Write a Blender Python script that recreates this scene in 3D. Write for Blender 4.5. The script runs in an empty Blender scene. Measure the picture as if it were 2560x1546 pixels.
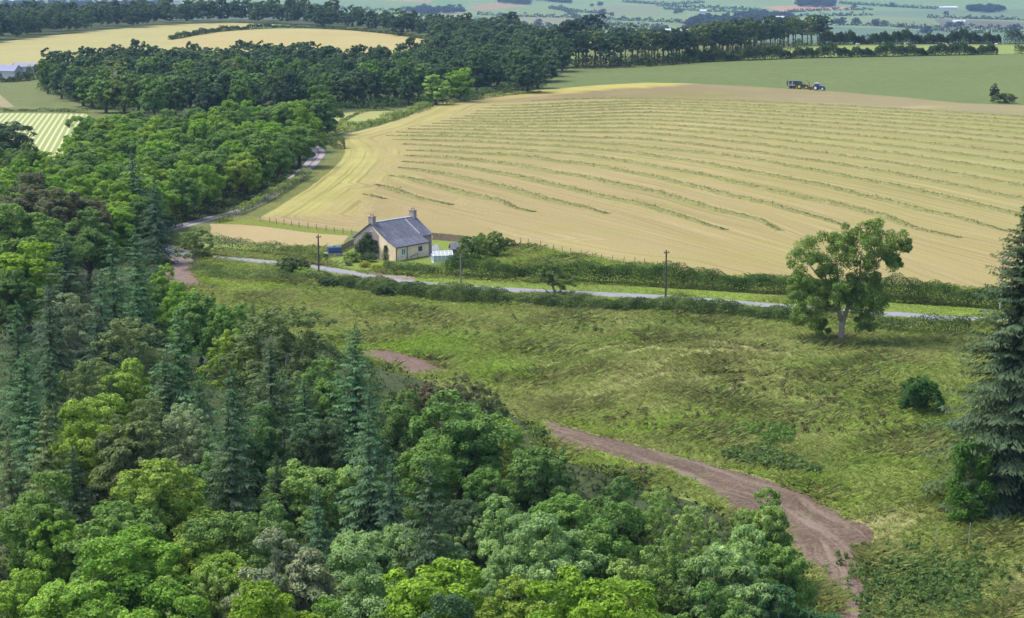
import bpy, math, random
import numpy as np
from mathutils import Vector, Matrix
from mathutils.geometry import delaunay_2d_cdt

# ------------------------------------------------------------------ camera, light, exposure
C = bpy.data.collections.new("place"); bpy.context.scene.collection.children.link(C)
SC = bpy.context.scene
F, ZC = 4900.0, 50.6                       # focal length in photo pixels (2560 wide), height above the road
PIT = math.atan(892 / F)
cam = bpy.data.objects.new("camera", bpy.data.cameras.new("camera")); C.objects.link(cam)
cam.data.sensor_width = 36.0; cam.data.lens = F / 2560 * 36
cam.data.clip_start = 1.0; cam.data.clip_end = 40000
cam.location = (0, 0, ZC); cam.rotation_euler = (math.pi / 2 - PIT, 0, 0)
SC.camera = cam
SUN_EL, SUN_AZ = math.radians(61), math.radians(-82)      # azimuth clockwise from +Y (the view direction)
W = bpy.data.worlds.new("World"); SC.world = W; W.use_nodes = True
nt = W.node_tree; nt.nodes.clear()
wo = nt.nodes.new("ShaderNodeOutputWorld"); bg = nt.nodes.new("ShaderNodeBackground"); sk = nt.nodes.new("ShaderNodeTexSky")
sk.sky_type = 'NISHITA'; sk.sun_disc = False; sk.sun_elevation = SUN_EL; sk.sun_rotation = SUN_AZ
sk.air_density = 1.0; sk.dust_density = 3.0; sk.ozone_density = 1.0
bg.inputs[1].default_value = 0.15
nt.links.new(sk.outputs[0], bg.inputs[0]); nt.links.new(bg.outputs[0], wo.inputs[0])
sl = bpy.data.lights.new("sun", 'SUN'); sl.energy = 2.1; sl.angle = math.radians(24); sl.color = (1.0, 0.95, 0.86)
sun = bpy.data.objects.new("sun", sl); C.objects.link(sun)
sd = Vector((math.sin(SUN_AZ) * math.cos(SUN_EL), math.cos(SUN_AZ) * math.cos(SUN_EL), math.sin(SUN_EL)))
sun.rotation_euler = sd.to_track_quat('Z', 'Y').to_euler(); sun.location = (0, 0, 300)
SC.view_settings.view_transform = 'Standard'; SC.view_settings.look = 'None'
SC.view_settings.gamma = 1; SC.view_settings.exposure = 0.93
SC.cycles.max_bounces = 6; SC.cycles.diffuse_bounces = 4; SC.cycles.transmission_bounces = 4; SC.cycles.volume_bounces = 0
HAZE = 0.000065

# ------------------------------------------------------------------ terrain and pixel <-> world
def sstep(a, b, t):
    t = np.clip((t - a) / (b - a), 0, 1); return t * t * (3 - 2 * t)
def zt(x, y):
    x = np.asarray(x, float); y = np.asarray(y, float)
    D = np.hypot(x, y); a = x / np.maximum(y, 1)
    db = np.interp(a, [-.3, -.08, 0.0, .03, .08, .3], [1500, 1470, 1360, 1270, 1140, 1140])
    z = -90 * sstep(0, 900, D - db)
    far = 1 - sstep(1500, 2400, D)
    w = sstep(330, 420, D) * far
    z = z + w * (1.6 * np.sin(x / 95 + .6) * np.sin(y / 140 + 1.1) + 3.0 * np.exp(-((x - 55) / 110) ** 2 - ((y - 520) / 130) ** 2))
    m = 1 - sstep(268, 292, D)
    z = z + m * (2.1 * np.exp(-((x - 29) / 8) ** 2 - ((y - 243) / 8) ** 2) + .7 * np.exp(-((x - 42) / 7) ** 2 - ((y - 232) / 6) ** 2)
                 + .22 * np.sin(x / 2.6 + 1.7 * np.sin(y / 5.1)) * np.sin(y / 3.7 + x / 6.) + .3 * np.sin(x / 8.5) * np.sin(y / 11. + 2))
    return z
CP, SP = math.cos(PIT), math.sin(PIT)
TS = np.geomspace(60, 11000, 700)
def hit(px, py, h=0.0):
    "the ground point (raised by h) that the photograph shows at this pixel"
    dx = (px - 1280) / F; dv = (773 - py) / F
    d = np.array([dx, CP + dv * SP, -SP + dv * CP]); d = d / math.hypot(d[0], d[1])
    g = ZC + TS * d[2] - zt(TS * d[0], TS * d[1]) - h
    i = int(np.argmax(g < 0)) or len(TS) - 1
    lo, hi = TS[i - 1], TS[i]
    for _ in range(22):
        mid = (lo + hi) / 2
        if ZC + mid * d[2] - zt(mid * d[0], mid * d[1]) - h < 0: hi = mid
        else: lo = mid
    x, y = lo * d[0], lo * d[1]
    return Vector((x, y, float(zt(x, y))))
def proj(x, y, z):
    z = z - ZC; fw = y * CP - z * SP; up = y * SP + z * CP
    return 1280 + F * x / fw, 773 - F * up / fw
def pline(pts): return [hit(*p) for p in pts]

# ------------------------------------------------------------------ mesh helpers
def mesh(name, V, faces, mat, rnd=None, col=None, smooth=False, extra=None, mats=None, midx=None):
    me = bpy.data.meshes.new(name)
    V = np.asarray(V, np.float32).reshape(-1, 3)
    fl = [np.asarray(f, np.int32) for f in (faces if isinstance(faces, list) else [faces]) if len(f)]
    n = sum(len(f) for f in fl)
    me.vertices.add(len(V)); me.vertices.foreach_set("co", V.ravel())
    lv = np.concatenate([f.ravel() for f in fl]); me.loops.add(len(lv)); me.loops.foreach_set("vertex_index", lv)
    tot = np.concatenate([np.full(len(f), f.shape[1], np.int32) for f in fl])
    me.polygons.add(n); me.polygons.foreach_set("loop_start", np.concatenate([[0], np.cumsum(tot)[:-1]]).astype(np.int32))
    me.polygons.foreach_set("loop_total", tot)
    if smooth: me.polygons.foreach_set("use_smooth", np.ones(n, bool))
    if rnd is not None: me.attributes.new("rnd", 'FLOAT', 'POINT').data.foreach_set("value", np.asarray(rnd, np.float32))
    if col is not None:
        me.attributes.new("Col", 'FLOAT_COLOR', 'POINT').data.foreach_set("color", np.c_[np.asarray(col) * GS, np.ones(len(col))].astype(np.float32).ravel())
    for k, v in (extra or {}).items(): me.attributes.new(k, 'FLOAT', 'POINT').data.foreach_set("value", np.asarray(v, np.float32))
    for m in (mats or [mat]): me.materials.append(m)
    if midx is not None: me.polygons.foreach_set("material_index", np.asarray(midx, np.int32))
    me.update(calc_edges=True); me.validate()
    return me
def ob(name, me, parent=None, color=None):
    o = bpy.data.objects.new(name, me); C.objects.link(o)
    if parent: o.parent = parent
    if color: o.color = (*color, 1)
    return o
def tag(o, label, cat, group=None):
    o["label"] = label; o["category"] = cat
    if group: o["group"] = group
    return o
def thing(name, label, cat, loc=(0, 0, 0), rz=0, group=None):
    return tag(put(name, loc, rz), label, cat, group)
def put(name, loc, rz=0, s=None):
    o = bpy.data.objects.new(name, None); C.objects.link(o); o.location = loc; o.rotation_euler = (0, 0, rz)
    o.empty_display_size = .3
    if s: o.scale = s
    return o
def kind(o, k): o["kind"] = k; return o
GS = .74
class MB:
    "collects boxes, tubes and prisms of one part"
    def __init__(s): s.v = []; s.f = []
    def add(s, v, f):
        n = len(s.v); s.v += [tuple(p) for p in v]; s.f += [tuple(i + n for i in q) for q in f]; return s
    def box(s, x0, x1, y0, y1, z0, z1, M=None):
        v = [Vector((x, y, z)) for z in (z0, z1) for x, y in ((x0, y0), (x1, y0), (x1, y1), (x0, y1))]
        if M: v = [M @ p for p in v]
        return s.add(v, [(3, 2, 1, 0), (4, 5, 6, 7), (0, 1, 5, 4), (1, 2, 6, 5), (2, 3, 7, 6), (3, 0, 4, 7)])
    def tube(s, pts, rad, n=6, cap=True):
        pts = [Vector(p) for p in pts]; m = len(pts); rad = rad if isinstance(rad, (list, tuple)) else [rad] * m; v = []; f = []
        for i, p in enumerate(pts):
            d = (pts[min(i + 1, m - 1)] - pts[max(i - 1, 0)]).normalized()
            a = d.cross(Vector((0, 0, 1)) if abs(d.z) < .9 else Vector((1, 0, 0))).normalized(); b = d.cross(a)
            v += [p + (a * math.cos(2 * math.pi * k / n) + b * math.sin(2 * math.pi * k / n)) * rad[i] for k in range(n)]
        for i in range(m - 1):
            f += [(i * n + k, i * n + (k + 1) % n, (i + 1) * n + (k + 1) % n, (i + 1) * n + k) for k in range(n)]
        if cap: f += [tuple(range(n - 1, -1, -1)), tuple((m - 1) * n + k for k in range(n))]
        return s.add(v, f)
    def prism(s, prof, axis, a, b, M=None):
        "profile of (p,q) points swept along an axis from a to b"
        n = len(prof); mk = {'x': lambda t, p: Vector((t, p[0], p[1])), 'y': lambda t, p: Vector((p[0], t, p[1])), 'z': lambda t, p: Vector((p[0], p[1], t))}[axis]
        v = [mk(a, p) for p in prof] + [mk(b, p) for p in prof]
        if M: v = [M @ p for p in v]
        return s.add(v, [tuple(range(n)), tuple(range(2 * n - 1, n - 1, -1))] + [(i, i + n, (i + 1) % n + n, (i + 1) % n) for i in range(n)])
    def build(s, name, mat, parent=None, smooth=False, color=None):
        me = bpy.data.meshes.new(name); me.from_pydata(s.v, [], s.f); me.materials.append(mat)
        import bmesh
        bm = bmesh.new(); bm.from_mesh(me); bmesh.ops.recalc_face_normals(bm, faces=bm.faces); bm.to_mesh(me); bm.free()
        if smooth: me.polygons.foreach_set("use_smooth", np.ones(len(me.polygons), bool))
        me.update(); return ob(name, me, parent, color)

# ------------------------------------------------------------------ materials
def newmat(name):
    m = bpy.data.materials.new(name); m.use_nodes = True; t = m.node_tree
    return m, t, t.nodes["Principled BSDF"], t.nodes["Material Output"]
def N(t, k, **kw):
    n = t.nodes.new(k)
    for a, b in kw.items(): setattr(n, a, b)
    return n
def noise(t, vec, scale, detail=4, rough=.55):
    n = N(t, "ShaderNodeTexNoise"); n.inputs["Scale"].default_value = scale; n.inputs["Detail"].default_value = detail; n.inputs["Roughness"].default_value = rough
    if vec is not None: t.links.new(vec, n.inputs["Vector"])
    return n.outputs["Fac"]
def remap(t, v, a, b, c, d):
    n = N(t, "ShaderNodeMapRange"); t.links.new(v, n.inputs[0])
    for i, x in enumerate((a, b, c, d)): n.inputs[i + 1].default_value = x
    return n.outputs[0]
def mixc(t, fac, a, b, mode='MIX'):
    n = N(t, "ShaderNodeMix", data_type='RGBA', blend_type=mode)
    for s, v in ((n.inputs[0], fac), (n.inputs[6], a), (n.inputs[7], b)):
        if hasattr(v, "is_linked") or hasattr(v, "links"): t.links.new(v, s)
        elif isinstance(v, tuple): s.default_value = (*v, 1)
        else: s.default_value = v
    return n.outputs[2]
def math_(t, op, a, b=None):
    n = N(t, "ShaderNodeMath", operation=op)
    for i, v in enumerate((a, b)):
        if v is None: continue
        if hasattr(v, "links"): t.links.new(v, n.inputs[i])
        else: n.inputs[i].default_value = v
    return n.outputs[0]
def coords(t): return N(t, "ShaderNodeTexCoord").outputs["Object"]
def attr(t, name, fac=False):
    n = N(t, "ShaderNodeAttribute"); n.attribute_name = name; return n.outputs["Fac" if fac else "Color"]
def bump(t, b, h, s, d=.2):
    n = N(t, "ShaderNodeBump"); n.inputs["Strength"].default_value = s; n.inputs["Distance"].default_value = d
    t.links.new(h, n.inputs["Height"]); t.links.new(n.outputs[0], b.inputs["Normal"])

def foliage(name, lo=.5, hi=1.5, trans=.33, tip=None):
    m, t, b, o = newmat(name)
    oc = N(t, "ShaderNodeObjectInfo").outputs["Color"]; r = attr(t, "rnd", True)
    k = remap(t, r, 0, 1, lo, hi); comb = N(t, "ShaderNodeCombineColor")
    t.links.new(math_(t, 'MULTIPLY', k, remap(t, r, 0, 1, .86, 1.16)), comb.inputs[0]); t.links.new(k, comb.inputs[1]); t.links.new(math_(t, 'MULTIPLY', k, .95), comb.inputs[2])
    c = mixc(t, 1.0, oc, comb.outputs[0], 'MULTIPLY')
    t.links.new(c, b.inputs["Base Color"]); b.inputs["Roughness"].default_value = .7; b.inputs["Specular IOR Level"].default_value = .12
    tr = N(t, "ShaderNodeBsdfTranslucent"); t.links.new(mixc(t, 1.0, c, (1.25, 1.3, .6), 'MULTIPLY'), tr.inputs[0])
    mx = N(t, "ShaderNodeMixShader"); mx.inputs[0].default_value = trans
    t.links.new(b.outputs[0], mx.inputs[1]); t.links.new(tr.outputs[0], mx.inputs[2]); t.links.new(mx.outputs[0], o.inputs[0])
    return m
LEAF = foliage("leaf"); NEEDLE = foliage("needle", .25, 1.35, .25)
def plain(name, col, rough=.7, var=.25, scale=3., metal=0, objcol=False, col2=None, b_=0.):
    m, t, b, o = newmat(name); n = noise(t, coords(t), scale, 5)
    base = N(t, "ShaderNodeObjectInfo").outputs["Color"] if objcol else col
    if col2: c = mixc(t, remap(t, n, .38, .62, 0, 1), base, col2)
    else:
        cc = N(t, "ShaderNodeCombineColor"); k = remap(t, n, .25, .75, 1 - var, 1 + var)
        for i in range(3): t.links.new(k, cc.inputs[i])
        c = mixc(t, 1.0, base, cc.outputs[0], 'MULTIPLY')
    t.links.new(c, b.inputs["Base Color"]); b.inputs["Roughness"].default_value = rough; b.inputs["Metallic"].default_value = metal
    if b_: bump(t, b, n, b_, .05)
    return m
BARK = plain("bark", (.08, .065, .05), .9, .4, 4., b_=.5)
GREYBARK = plain("grey bark", (.30, .27, .23), .9, .35, 4., b_=.5)
PINEBARK = plain("pine bark", (.10, .07, .05), .9, .35, 3.)
def ground(name, c2, sc=(.02, .12, .9), amt=.6, var=.25, bmp=.0, c3=None, fine=3.0):
    "vertex colour, broken up by patches of a second (and third) real colour and fine grain"
    m, t, b, o = newmat(name); co = coords(t); base = attr(t, "Col")
    n1 = noise(t, co, sc[0], 5, .6); n2 = noise(t, co, sc[1], 5, .62); n3 = noise(t, co, sc[2], 4, .65); n4 = noise(t, co, fine, 3, .7)
    f = remap(t, math_(t, 'ADD', math_(t, 'MULTIPLY', n1, .55), math_(t, 'MULTIPLY', n2, .45)), .43, .6, 0, amt)
    c2 = tuple(GS * x for x in c2); c3 = c3 and tuple(GS * x for x in c3); c = mixc(t, f, base, c2)
    if c3: c = mixc(t, remap(t, math_(t, 'ADD', math_(t, 'MULTIPLY', n2, .6), math_(t, 'MULTIPLY', n3, .4)), .53, .64, 0, .75), c, c3)
    k = math_(t, 'MULTIPLY', remap(t, n3, .3, .7, 1 - var, 1 + var), remap(t, n4, .3, .7, 1 - var, 1 + var))
    cc = N(t, "ShaderNodeCombineColor")
    for i in range(3): t.links.new(k, cc.inputs[i])
    t.links.new(mixc(t, 1., c, cc.outputs[0], 'MULTIPLY'), b.inputs["Base Color"]); b.inputs["Roughness"].default_value = .95; b.inputs["Specular IOR Level"].default_value = .15
    if bmp: bump(t, b, n4, bmp, .3)
    return m

# ------------------------------------------------------------------ ground: one partitioned sheet out to the plain
def poly(pts): return np.array([hit(*p)[:2] for p in pts])
def ribbon(pts, w0, w1=None, step=3.0):
    P = resample(pline(pts), step); n = len(P); w = np.linspace(w0, w1 or w0, n); L = []; R = []
    for i, p in enumerate(P):
        d = (P[min(i + 1, n - 1)] - P[max(i - 1, 0)]); d = Vector((d.x, d.y)).normalized(); q = Vector((-d.y, d.x)) * w[i] / 2
        L.append((p.x + q.x, p.y + q.y)); R.append((p.x - q.x, p.y - q.y))
    return np.array(L + R[::-1])
def smooth(pts, k=4):
    pts = [Vector(p) for p in pts]; out = []
    for i in range(len(pts) - 1):
        a, b, c, d = pts[max(i - 1, 0)], pts[i], pts[i + 1], pts[min(i + 2, len(pts) - 1)]
        for j in range(k):
            s = j / k; out.append(.5 * ((2 * b) + (c - a) * s + (2 * a - 5 * b + 4 * c - d) * s * s + (3 * b - a - 3 * c + d) * s ** 3))
    return out + [pts[-1]]
def resample(P, step):
    P = smooth([Vector((p[0], p[1])) for p in P], 8); out = [P[0]]; acc = 0
    for a, b in zip(P, P[1:]):
        L = (b - a).length
        while acc + L >= step and L > 1e-6:
            a = a + (b - a).normalized() * (step - acc); L = (b - a).length; acc = 0; out.append(a.copy())
        acc += L
    if (out[-1] - P[-1]).length > step * .3: out.append(P[-1])
    return out
HAY = [(640, 548), (700, 515), (770, 472), (822, 432), (852, 402), (863, 380), (852, 361), (826, 347), (870, 335), (950, 315), (1020, 290), (1080, 263), (1150, 248),
       (1240, 236), (1350, 225), (1500, 213), (1620, 207), (1720, 209), (1850, 215), (2000, 224), (2060, 227), (2250, 243), (2400, 258), (2560, 264), (2720, 276), (2900, 300),
       (2900, 740), (2440, 722), (2210, 712), (2000, 700), (1800, 690), (1680, 672), (1640, 662), (1560, 655), (1450, 640), (1380, 626), (1310, 613), (1240, 605), (1180, 602), (1080, 597), (980, 590), (880, 578), (760, 565)]
ROAD = [(2900, 838), (2620, 818), (2380, 797), (2190, 784), (1960, 767), (1665, 744), (1400, 731), (1150, 718), (1000, 704), (900, 689), (780, 667), (640, 653), (540, 644), (450, 634), (400, 618), (330, 600)]
TRACK = [(445, 665), (452, 690), (480, 722), (560, 765), (700, 815), (850, 858), (960, 888), (1040, 920), (1150, 962), (1270, 1015), (1380, 1078)]
LANE = [(350, 590), (410, 577), (470, 561), (530, 545), (590, 531), (650, 505), (708, 466), (748, 438), (775, 412), (793, 391), (797, 379), (786, 369), (765, 361), (730, 350)]
MEAD = (.24, .295, .07)
# name, px polygon or ready world polygon, colour, material key, edge jitter
Z = []
def zone(name, pts, col, mk, jit=.25, world=False): Z.append((name, pts if world else poly(pts), col, mk, jit))
zone("road", ribbon(ROAD, 3.5), (.22, .22, .235), "road", .06, True)
zone("junction", [(400, 606), (440, 612), (475, 626), (500, 640), (470, 668), (462, 700), (440, 694), (424, 668), (412, 640)], (.25, .21, .20), "dirt", .3)
zone("lane", ribbon(LANE, 3.2), (.36, .31, .29), "lane", .1, True)
zone("path", ribbon(TRACK[:3], 4.5), (.25, .18, .14), "dirt", .4, True)
zone("path", ribbon([(930, 878), (985, 897), (1030, 912), (1075, 930)], 5.), (.20, .14, .11), "dirt", .5, True)
zone("dirt_track", [(1360, 1040), (1392, 1060), (1449, 1075), (1580, 1112), (1660, 1131), (1750, 1153), (1879, 1189), (1950, 1213), (2025, 1240), (2100, 1280), (2182, 1327), (2163, 1371), (2166, 1420), (2171, 1481), (2178, 1560), (2180, 1640), (2080, 1640), (2098, 1490), (2040, 1420), (1960, 1350), (1880, 1300), (1817, 1262), (1766, 1220), (1740, 1206), (1660, 1168), (1544, 1143), (1440, 1122), (1392, 1108), (1368, 1075)], (.165, .118, .086), "rut", .6)
zone("patio", [(1070, 640), (1080, 616), (1092, 610), (1098, 622), (1094, 640), (1078, 648)], (.22, .17, .20), "road", .02)
zone("driveway", [(925, 680), (985, 688), (1040, 692), (1035, 702), (1000, 705), (930, 696)], (.36, .33, .24), "dirt", .4)
zone("garden_lawn", [(800, 655), (835, 640), (860, 618), (900, 596), (1000, 585), (1085, 600), (1165, 606), (1180, 640), (1150, 662), (1000, 672), (940, 680), (880, 675)], (.20, .27, .05), "lawn", .2)
zone("hay_field", HAY, (.4, .33, .15), "hay", .12)
zone("paddock", [(524, 560), (600, 562), (700, 572), (800, 585), (872, 590), (858, 606), (832, 614), (780, 616), (640, 610), (560, 604), (535, 590)], (.42, .33, .17), "stub", .3)
zone("grass_bank", [(565, 545), (640, 548), (760, 565), (880, 578), (880, 592), (800, 586), (700, 573), (600, 563), (540, 560)], (.19, .22, .035), "lawn", .3)
zone("lane_bank", [(600, 545), (640, 548), (700, 515), (770, 472), (822, 432), (852, 402), (863, 380), (852, 361), (826, 347), (812, 350), (840, 378), (820, 400), (760, 450), (680, 495), (590, 535)], (.20, .21, .055), "rough", .3)
zone("hill_field", [(1350, 225), (1385, 195), (1450, 174), (1580, 168), (1720, 158), (2000, 147), (2300, 140), (2560, 136), (2900, 130), (2900, 300), (2720, 276), (2560, 264), (2400, 258), (2250, 243), (2060, 227), (2000, 224), (1850, 215), (1720, 209), (1620, 207), (1500, 213)], (.145, .19, .055), "pasture", .3)
zone("hill_strip", [(1700, 154), (1820, 138), (1900, 127), (2000, 116), (2300, 114), (2560, 113), (2900, 111), (2900, 129), (2560, 134), (2300, 138), (2000, 145), (1720, 156)], (.27, .33, .09), "lawn", .5)
zone("gold_field", [(-300, 130), (0, 106), (100, 92), (250, 77), (400, 63), (560, 57), (690, 62), (640, 68), (520, 78), (440, 96), (420, 130), (300, 150), (240, 160), (60, 172), (-300, 190)], (.40, .37, .145), "stub", .5)
zone("tan_field", [(400, 160), (424, 108), (440, 98), (520, 82), (640, 74), (760, 72), (880, 77), (1000, 88), (1080, 102), (1120, 130), (900, 150), (500, 150)], (.44, .37, .15), "stub", .5)
zone("stripe_field", [(-60, 285), (30, 283), (215, 285), (260, 330), (200, 420), (-60, 440)], (.30, .33, .13), "stripe", .3)
zone("valley_field", [(800, 330), (845, 286), (900, 279), (1000, 277), (1055, 270), (1010, 290), (940, 312), (860, 330), (815, 345)], (.33, .36, .12), "stub", .3)
zone("brown_slope", [(-60, 232), (0, 236), (22, 256), (35, 268), (-60, 276)], (.30, .26, .16), "stub", .3)
zone("verge", [(1080, 695), (1300, 706), (1700, 722), (2000, 740), (2420, 768), (2900, 800), (2900, 848), (2380, 806), (1960, 775), (1665, 752), (1150, 726), (1000, 712), (980, 700)], (.21, .30, .05), "lawn", .2)
zone("bank", [(1100, 660), (1165, 645), (1250, 605), (1380, 628), (1560, 657), (1690, 676), (1800, 694), (1700, 712), (1300, 700), (1100, 690)], (.24, .30, .06), "rough", .3)
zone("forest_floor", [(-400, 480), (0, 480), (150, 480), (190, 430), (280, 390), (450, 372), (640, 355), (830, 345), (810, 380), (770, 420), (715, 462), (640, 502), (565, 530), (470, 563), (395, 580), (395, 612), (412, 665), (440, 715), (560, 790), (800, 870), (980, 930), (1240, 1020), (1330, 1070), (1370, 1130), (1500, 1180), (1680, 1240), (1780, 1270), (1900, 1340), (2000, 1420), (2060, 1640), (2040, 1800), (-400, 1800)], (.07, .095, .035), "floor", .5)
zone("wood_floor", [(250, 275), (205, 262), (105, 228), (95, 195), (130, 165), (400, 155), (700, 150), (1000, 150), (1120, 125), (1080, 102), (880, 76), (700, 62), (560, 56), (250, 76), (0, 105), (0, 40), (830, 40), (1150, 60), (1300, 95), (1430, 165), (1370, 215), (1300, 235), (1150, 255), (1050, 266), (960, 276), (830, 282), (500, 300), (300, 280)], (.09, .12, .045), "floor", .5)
FAR = [((850, 4), (1076, 11), (1080, 20), (980, 26), (850, 22), (.20, .30, .10)), ((1000, -4), (1090, -4), (1074, 6), (960, 2), (.40, .32, .16)), ((1175, 17), (1248, 6), (1314, 15), (1190, 27), (.42, .26, .12)),
       ((1197, 33), (1285, 20), (1390, 17), (1434, 38), (1233, 40), (.22, .30, .10)), ((1197, 40), (1434, 44), (1449, 69), (1306, 66), (.27, .27, .13)), ((1449, 46), (1705, 55), (1708, 66), (1456, 55), (.21, .27, .09)),
       ((1456, 58), (1642, 69), (1653, 78), (1449, 71), (.29, .26, .13)), ((1321, 75), (1434, 82), (1434, 90), (1354, 95), (.33, .40, .12)), ((1354, 99), (1434, 91), (1628, 100), (1617, 117), (1361, 110), (.22, .42, .06)),
       ((1400, 124), (1480, 124), (1434, 150), (1400, 150), (.20, .36, .06)), ((1434, 84), (1664, 90), (1661, 99), (1440, 90), (.40, .38, .28)), ((1420, -4), (1760, 6), (1900, 11), (1650, 12), (1420, 8), (.20, .33, .12)),
       ((1660, 13), (1901, 15), (1901, 26), (1770, 27), (1660, 22), (.20, .34, .10)), ((1908, 17), (1996, 14), (2135, 18), (2135, 24), (1963, 31), (.55, .30, .18)), ((1978, 35), (2182, 27), (2179, 38), (1989, 40), (.19, .31, .10)),
       ((2185, 28), (2560, 22), (2700, 24), (2700, 44), (2320, 46), (2180, 40), (.17, .25, .13)), ((1880, 66), (1990, 64), (2080, 67), (2480, 82), (2700, 92), (2700, 112), (1880, 110), (.13, .21, .12)), ((1900, 42), (1960, 47), (2340, 47), (2060, 57), (1940, 58), (.25, .31, .13)),
       ((2336, 47), (2560, 56), (2700, 60), (2700, 76), (2354, 70), (.15, .14, .11)), ((2000, -4), (2400, -4), (2560, 4), (2560, 18), (2200, 24), (2010, 10), (.20, .32, .12)), ((1080, 2), (1170, 5), (1160, 20), (1090, 18), (.16, .30, .10)),
       ((1100, 28), (1180, 34), (1190, 50), (1120, 44), (.33, .33, .16)), ((700, 4), (840, 5), (840, 28), (760, 30), (.18, .30, .10)), ((1500, 16), (1650, 16), (1650, 40), (1450, 40), (.24, .27, .13)), ((1720, 34), (1890, 46), (1880, 60), (1700, 52), (.26, .29, .15)),
       ((2100, 52), (2330, 50), (2340, 66), (2200, 66), (.22, .27, .13)), ((2240, 2), (2420, 2), (2560, 10), (2300, 14), (.30, .30, .2))]
for q in FAR: zone("far_field", list(q[:-1]), tuple(.82 * c for c in q[-1]), "plain", 4.)

vn = lambda x, y, s, o=0.: .5 + .25 * (np.sin(x / s + 1.3 * np.sin(y / s * .7 + o)) + np.sin(y / s * 1.1 + 1.7 * np.sin(x / s * .6 + 2 * o)))
def inpoly(P, poly):
    x, y = P[:, 0], P[:, 1]; r = np.zeros(len(P), bool); n = len(poly)
    for i in range(n):
        (x1, y1), (x2, y2) = poly[i], poly[i - 1]
        if y1 == y2: continue
        c = ((y1 > y) != (y2 > y)) & (x < (x2 - x1) * (y - y1) / (y2 - y1) + x1); r ^= c
    return r
def densify(poly, step, jit, rng):
    out = []
    for i in range(len(poly)):
        a, b = poly[i], poly[(i + 1) % len(poly)]; L = np.hypot(*(b - a)); st = max(step, L / 60); n = max(1, int(L / st)); d = (b - a) / max(L, 1e-6); nn = np.array([-d[1], d[0]])
        for k in range(n): out.append(a + (b - a) * k / n + (nn * jit * (2.4 * (float(vn(*(a + (b - a) * k / n), 1.9)) - .5) + rng.normal(0, .25)) if k else 0))
    return np.array(out)
rng = np.random.default_rng(5)
def polar(r0, r1, s, amax=.36):
    out = []; r = r0
    while r < r1:
        n = int(2 * amax * r / s); a = np.linspace(-amax, amax, n) + rng.uniform(-.3, .3) * 2 * amax / n
        out.append(np.c_[np.sin(a) * r, np.cos(a) * r] + rng.normal(0, s * .12, (n, 2))); r += s * .9
    return np.concatenate(out)
pts = [polar(110, 295, 1.7), polar(297, 420, 3.0), polar(424, 900, 8), polar(910, 1500, 25), polar(1530, 2600, 60), polar(2700, 6500, 160)]
aa = np.linspace(-.9, .9, 30)
pts += [np.c_[np.sin(aa) * r, np.cos(aa) * r] for r in (60, 90, 2000, 7600, 9500, 12000)] + [np.c_[np.sin(a) * np.geomspace(120, 12000, 60), np.cos(a) * np.geomspace(120, 12000, 60)] for a in (-.42, -.5, -.65, -.9, .42, .5, .65, .9)]
pts = np.concatenate(pts); V2 = [Vector(p) for p in pts]; E2 = []; ZP = []
for nm, pl, col, mk_, jit in Z:
    D = np.hypot(*pl.mean(0)); q = densify(pl, 1.5 if D < 300 else 4 if D < 600 else 12 if D < 1500 else 60, jit, rng); ZP.append(q)
    b = len(V2); V2 += [Vector(p) for p in q]; E2 += [(b + i, b + (i + 1) % len(q)) for i in range(len(q))]
r = delaunay_2d_cdt(V2, E2, [], 0, 1e-3, False)
GV = np.array([v[:] for v in r[0]]); GF = np.array([f for f in r[2] if len(f) == 3])
GC = GV[GF].mean(1); cls = np.full(len(GF), -1)
for i in range(len(Z) - 1, -1, -1): cls[inpoly(GC, ZP[i])] = i
GD = np.hypot(GC[:, 0], GC[:, 1])
for k, (c, m) in enumerate(((-1, GD < 345), (-2, GD < 1180), (-3, GD > 0))):
    pass
lab = cls.copy(); lab[(cls == -1) & (GD >= 345) & (GD < 1300)] = -2; lab[(cls == -1) & (GD >= 1300)] = -3
GZ = zt(GV[:, 0], GV[:, 1])

# rows of cut hay traced over the field: photo points, left to right
ROWS = [[(916, 486), (960, 498)], [(941, 462), (996, 478), (1054, 497), (1131, 513)],
        [(972, 440), (1025, 447), (1106, 469), (1179, 488), (1252, 504), (1288, 519), (1336, 530)],
        [(998, 420), (1069, 429), (1142, 444), (1215, 458), (1325, 486), (1398, 506), (1471, 520), (1518, 534)],
        [(1007, 404), (1106, 413), (1179, 422), (1288, 442), (1380, 462), (1471, 484), (1544, 500), (1617, 515), (1697, 540), (1770, 562), (1817, 575)],
        [(1018, 389), (1142, 398), (1252, 409), (1361, 427), (1471, 446), (1580, 469), (1672, 489), (1751, 515), (1824, 533), (1897, 551), (1955, 577)],
        [(1020, 376), (1179, 384), (1288, 390), (1398, 404), (1507, 419), (1654, 448), (1750, 471), (1872, 500), (1989, 529), (2117, 566)],
        [(1010, 361), (1142, 369), (1288, 376), (1398, 384), (1507, 396), (1617, 414), (1750, 437), (1880, 467), (2032, 500), (2117, 518), (2208, 542), (2281, 568), (2354, 586), (2400, 595)],
        [(985, 350), (1140, 354), (1300, 362), (1480, 373), (1660, 394), (1817, 420), (2040, 462), (2200, 500), (2281, 520), (2354, 537), (2445, 558), (2520, 580)],
        [(967, 340), (1140, 343), (1300, 350), (1480, 358), (1660, 374), (1843, 394), (2080, 436), (2288, 476), (2376, 497), (2522, 533), (2700, 580)]]
_l = [(992, 331), (1022, 323), (1055, 316), (1084, 309), (1106, 303), (1128, 297), (1160, 291), (1179, 285), (1193, 278), (1208, 271), (1230, 264), (1330, 253)]
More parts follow.
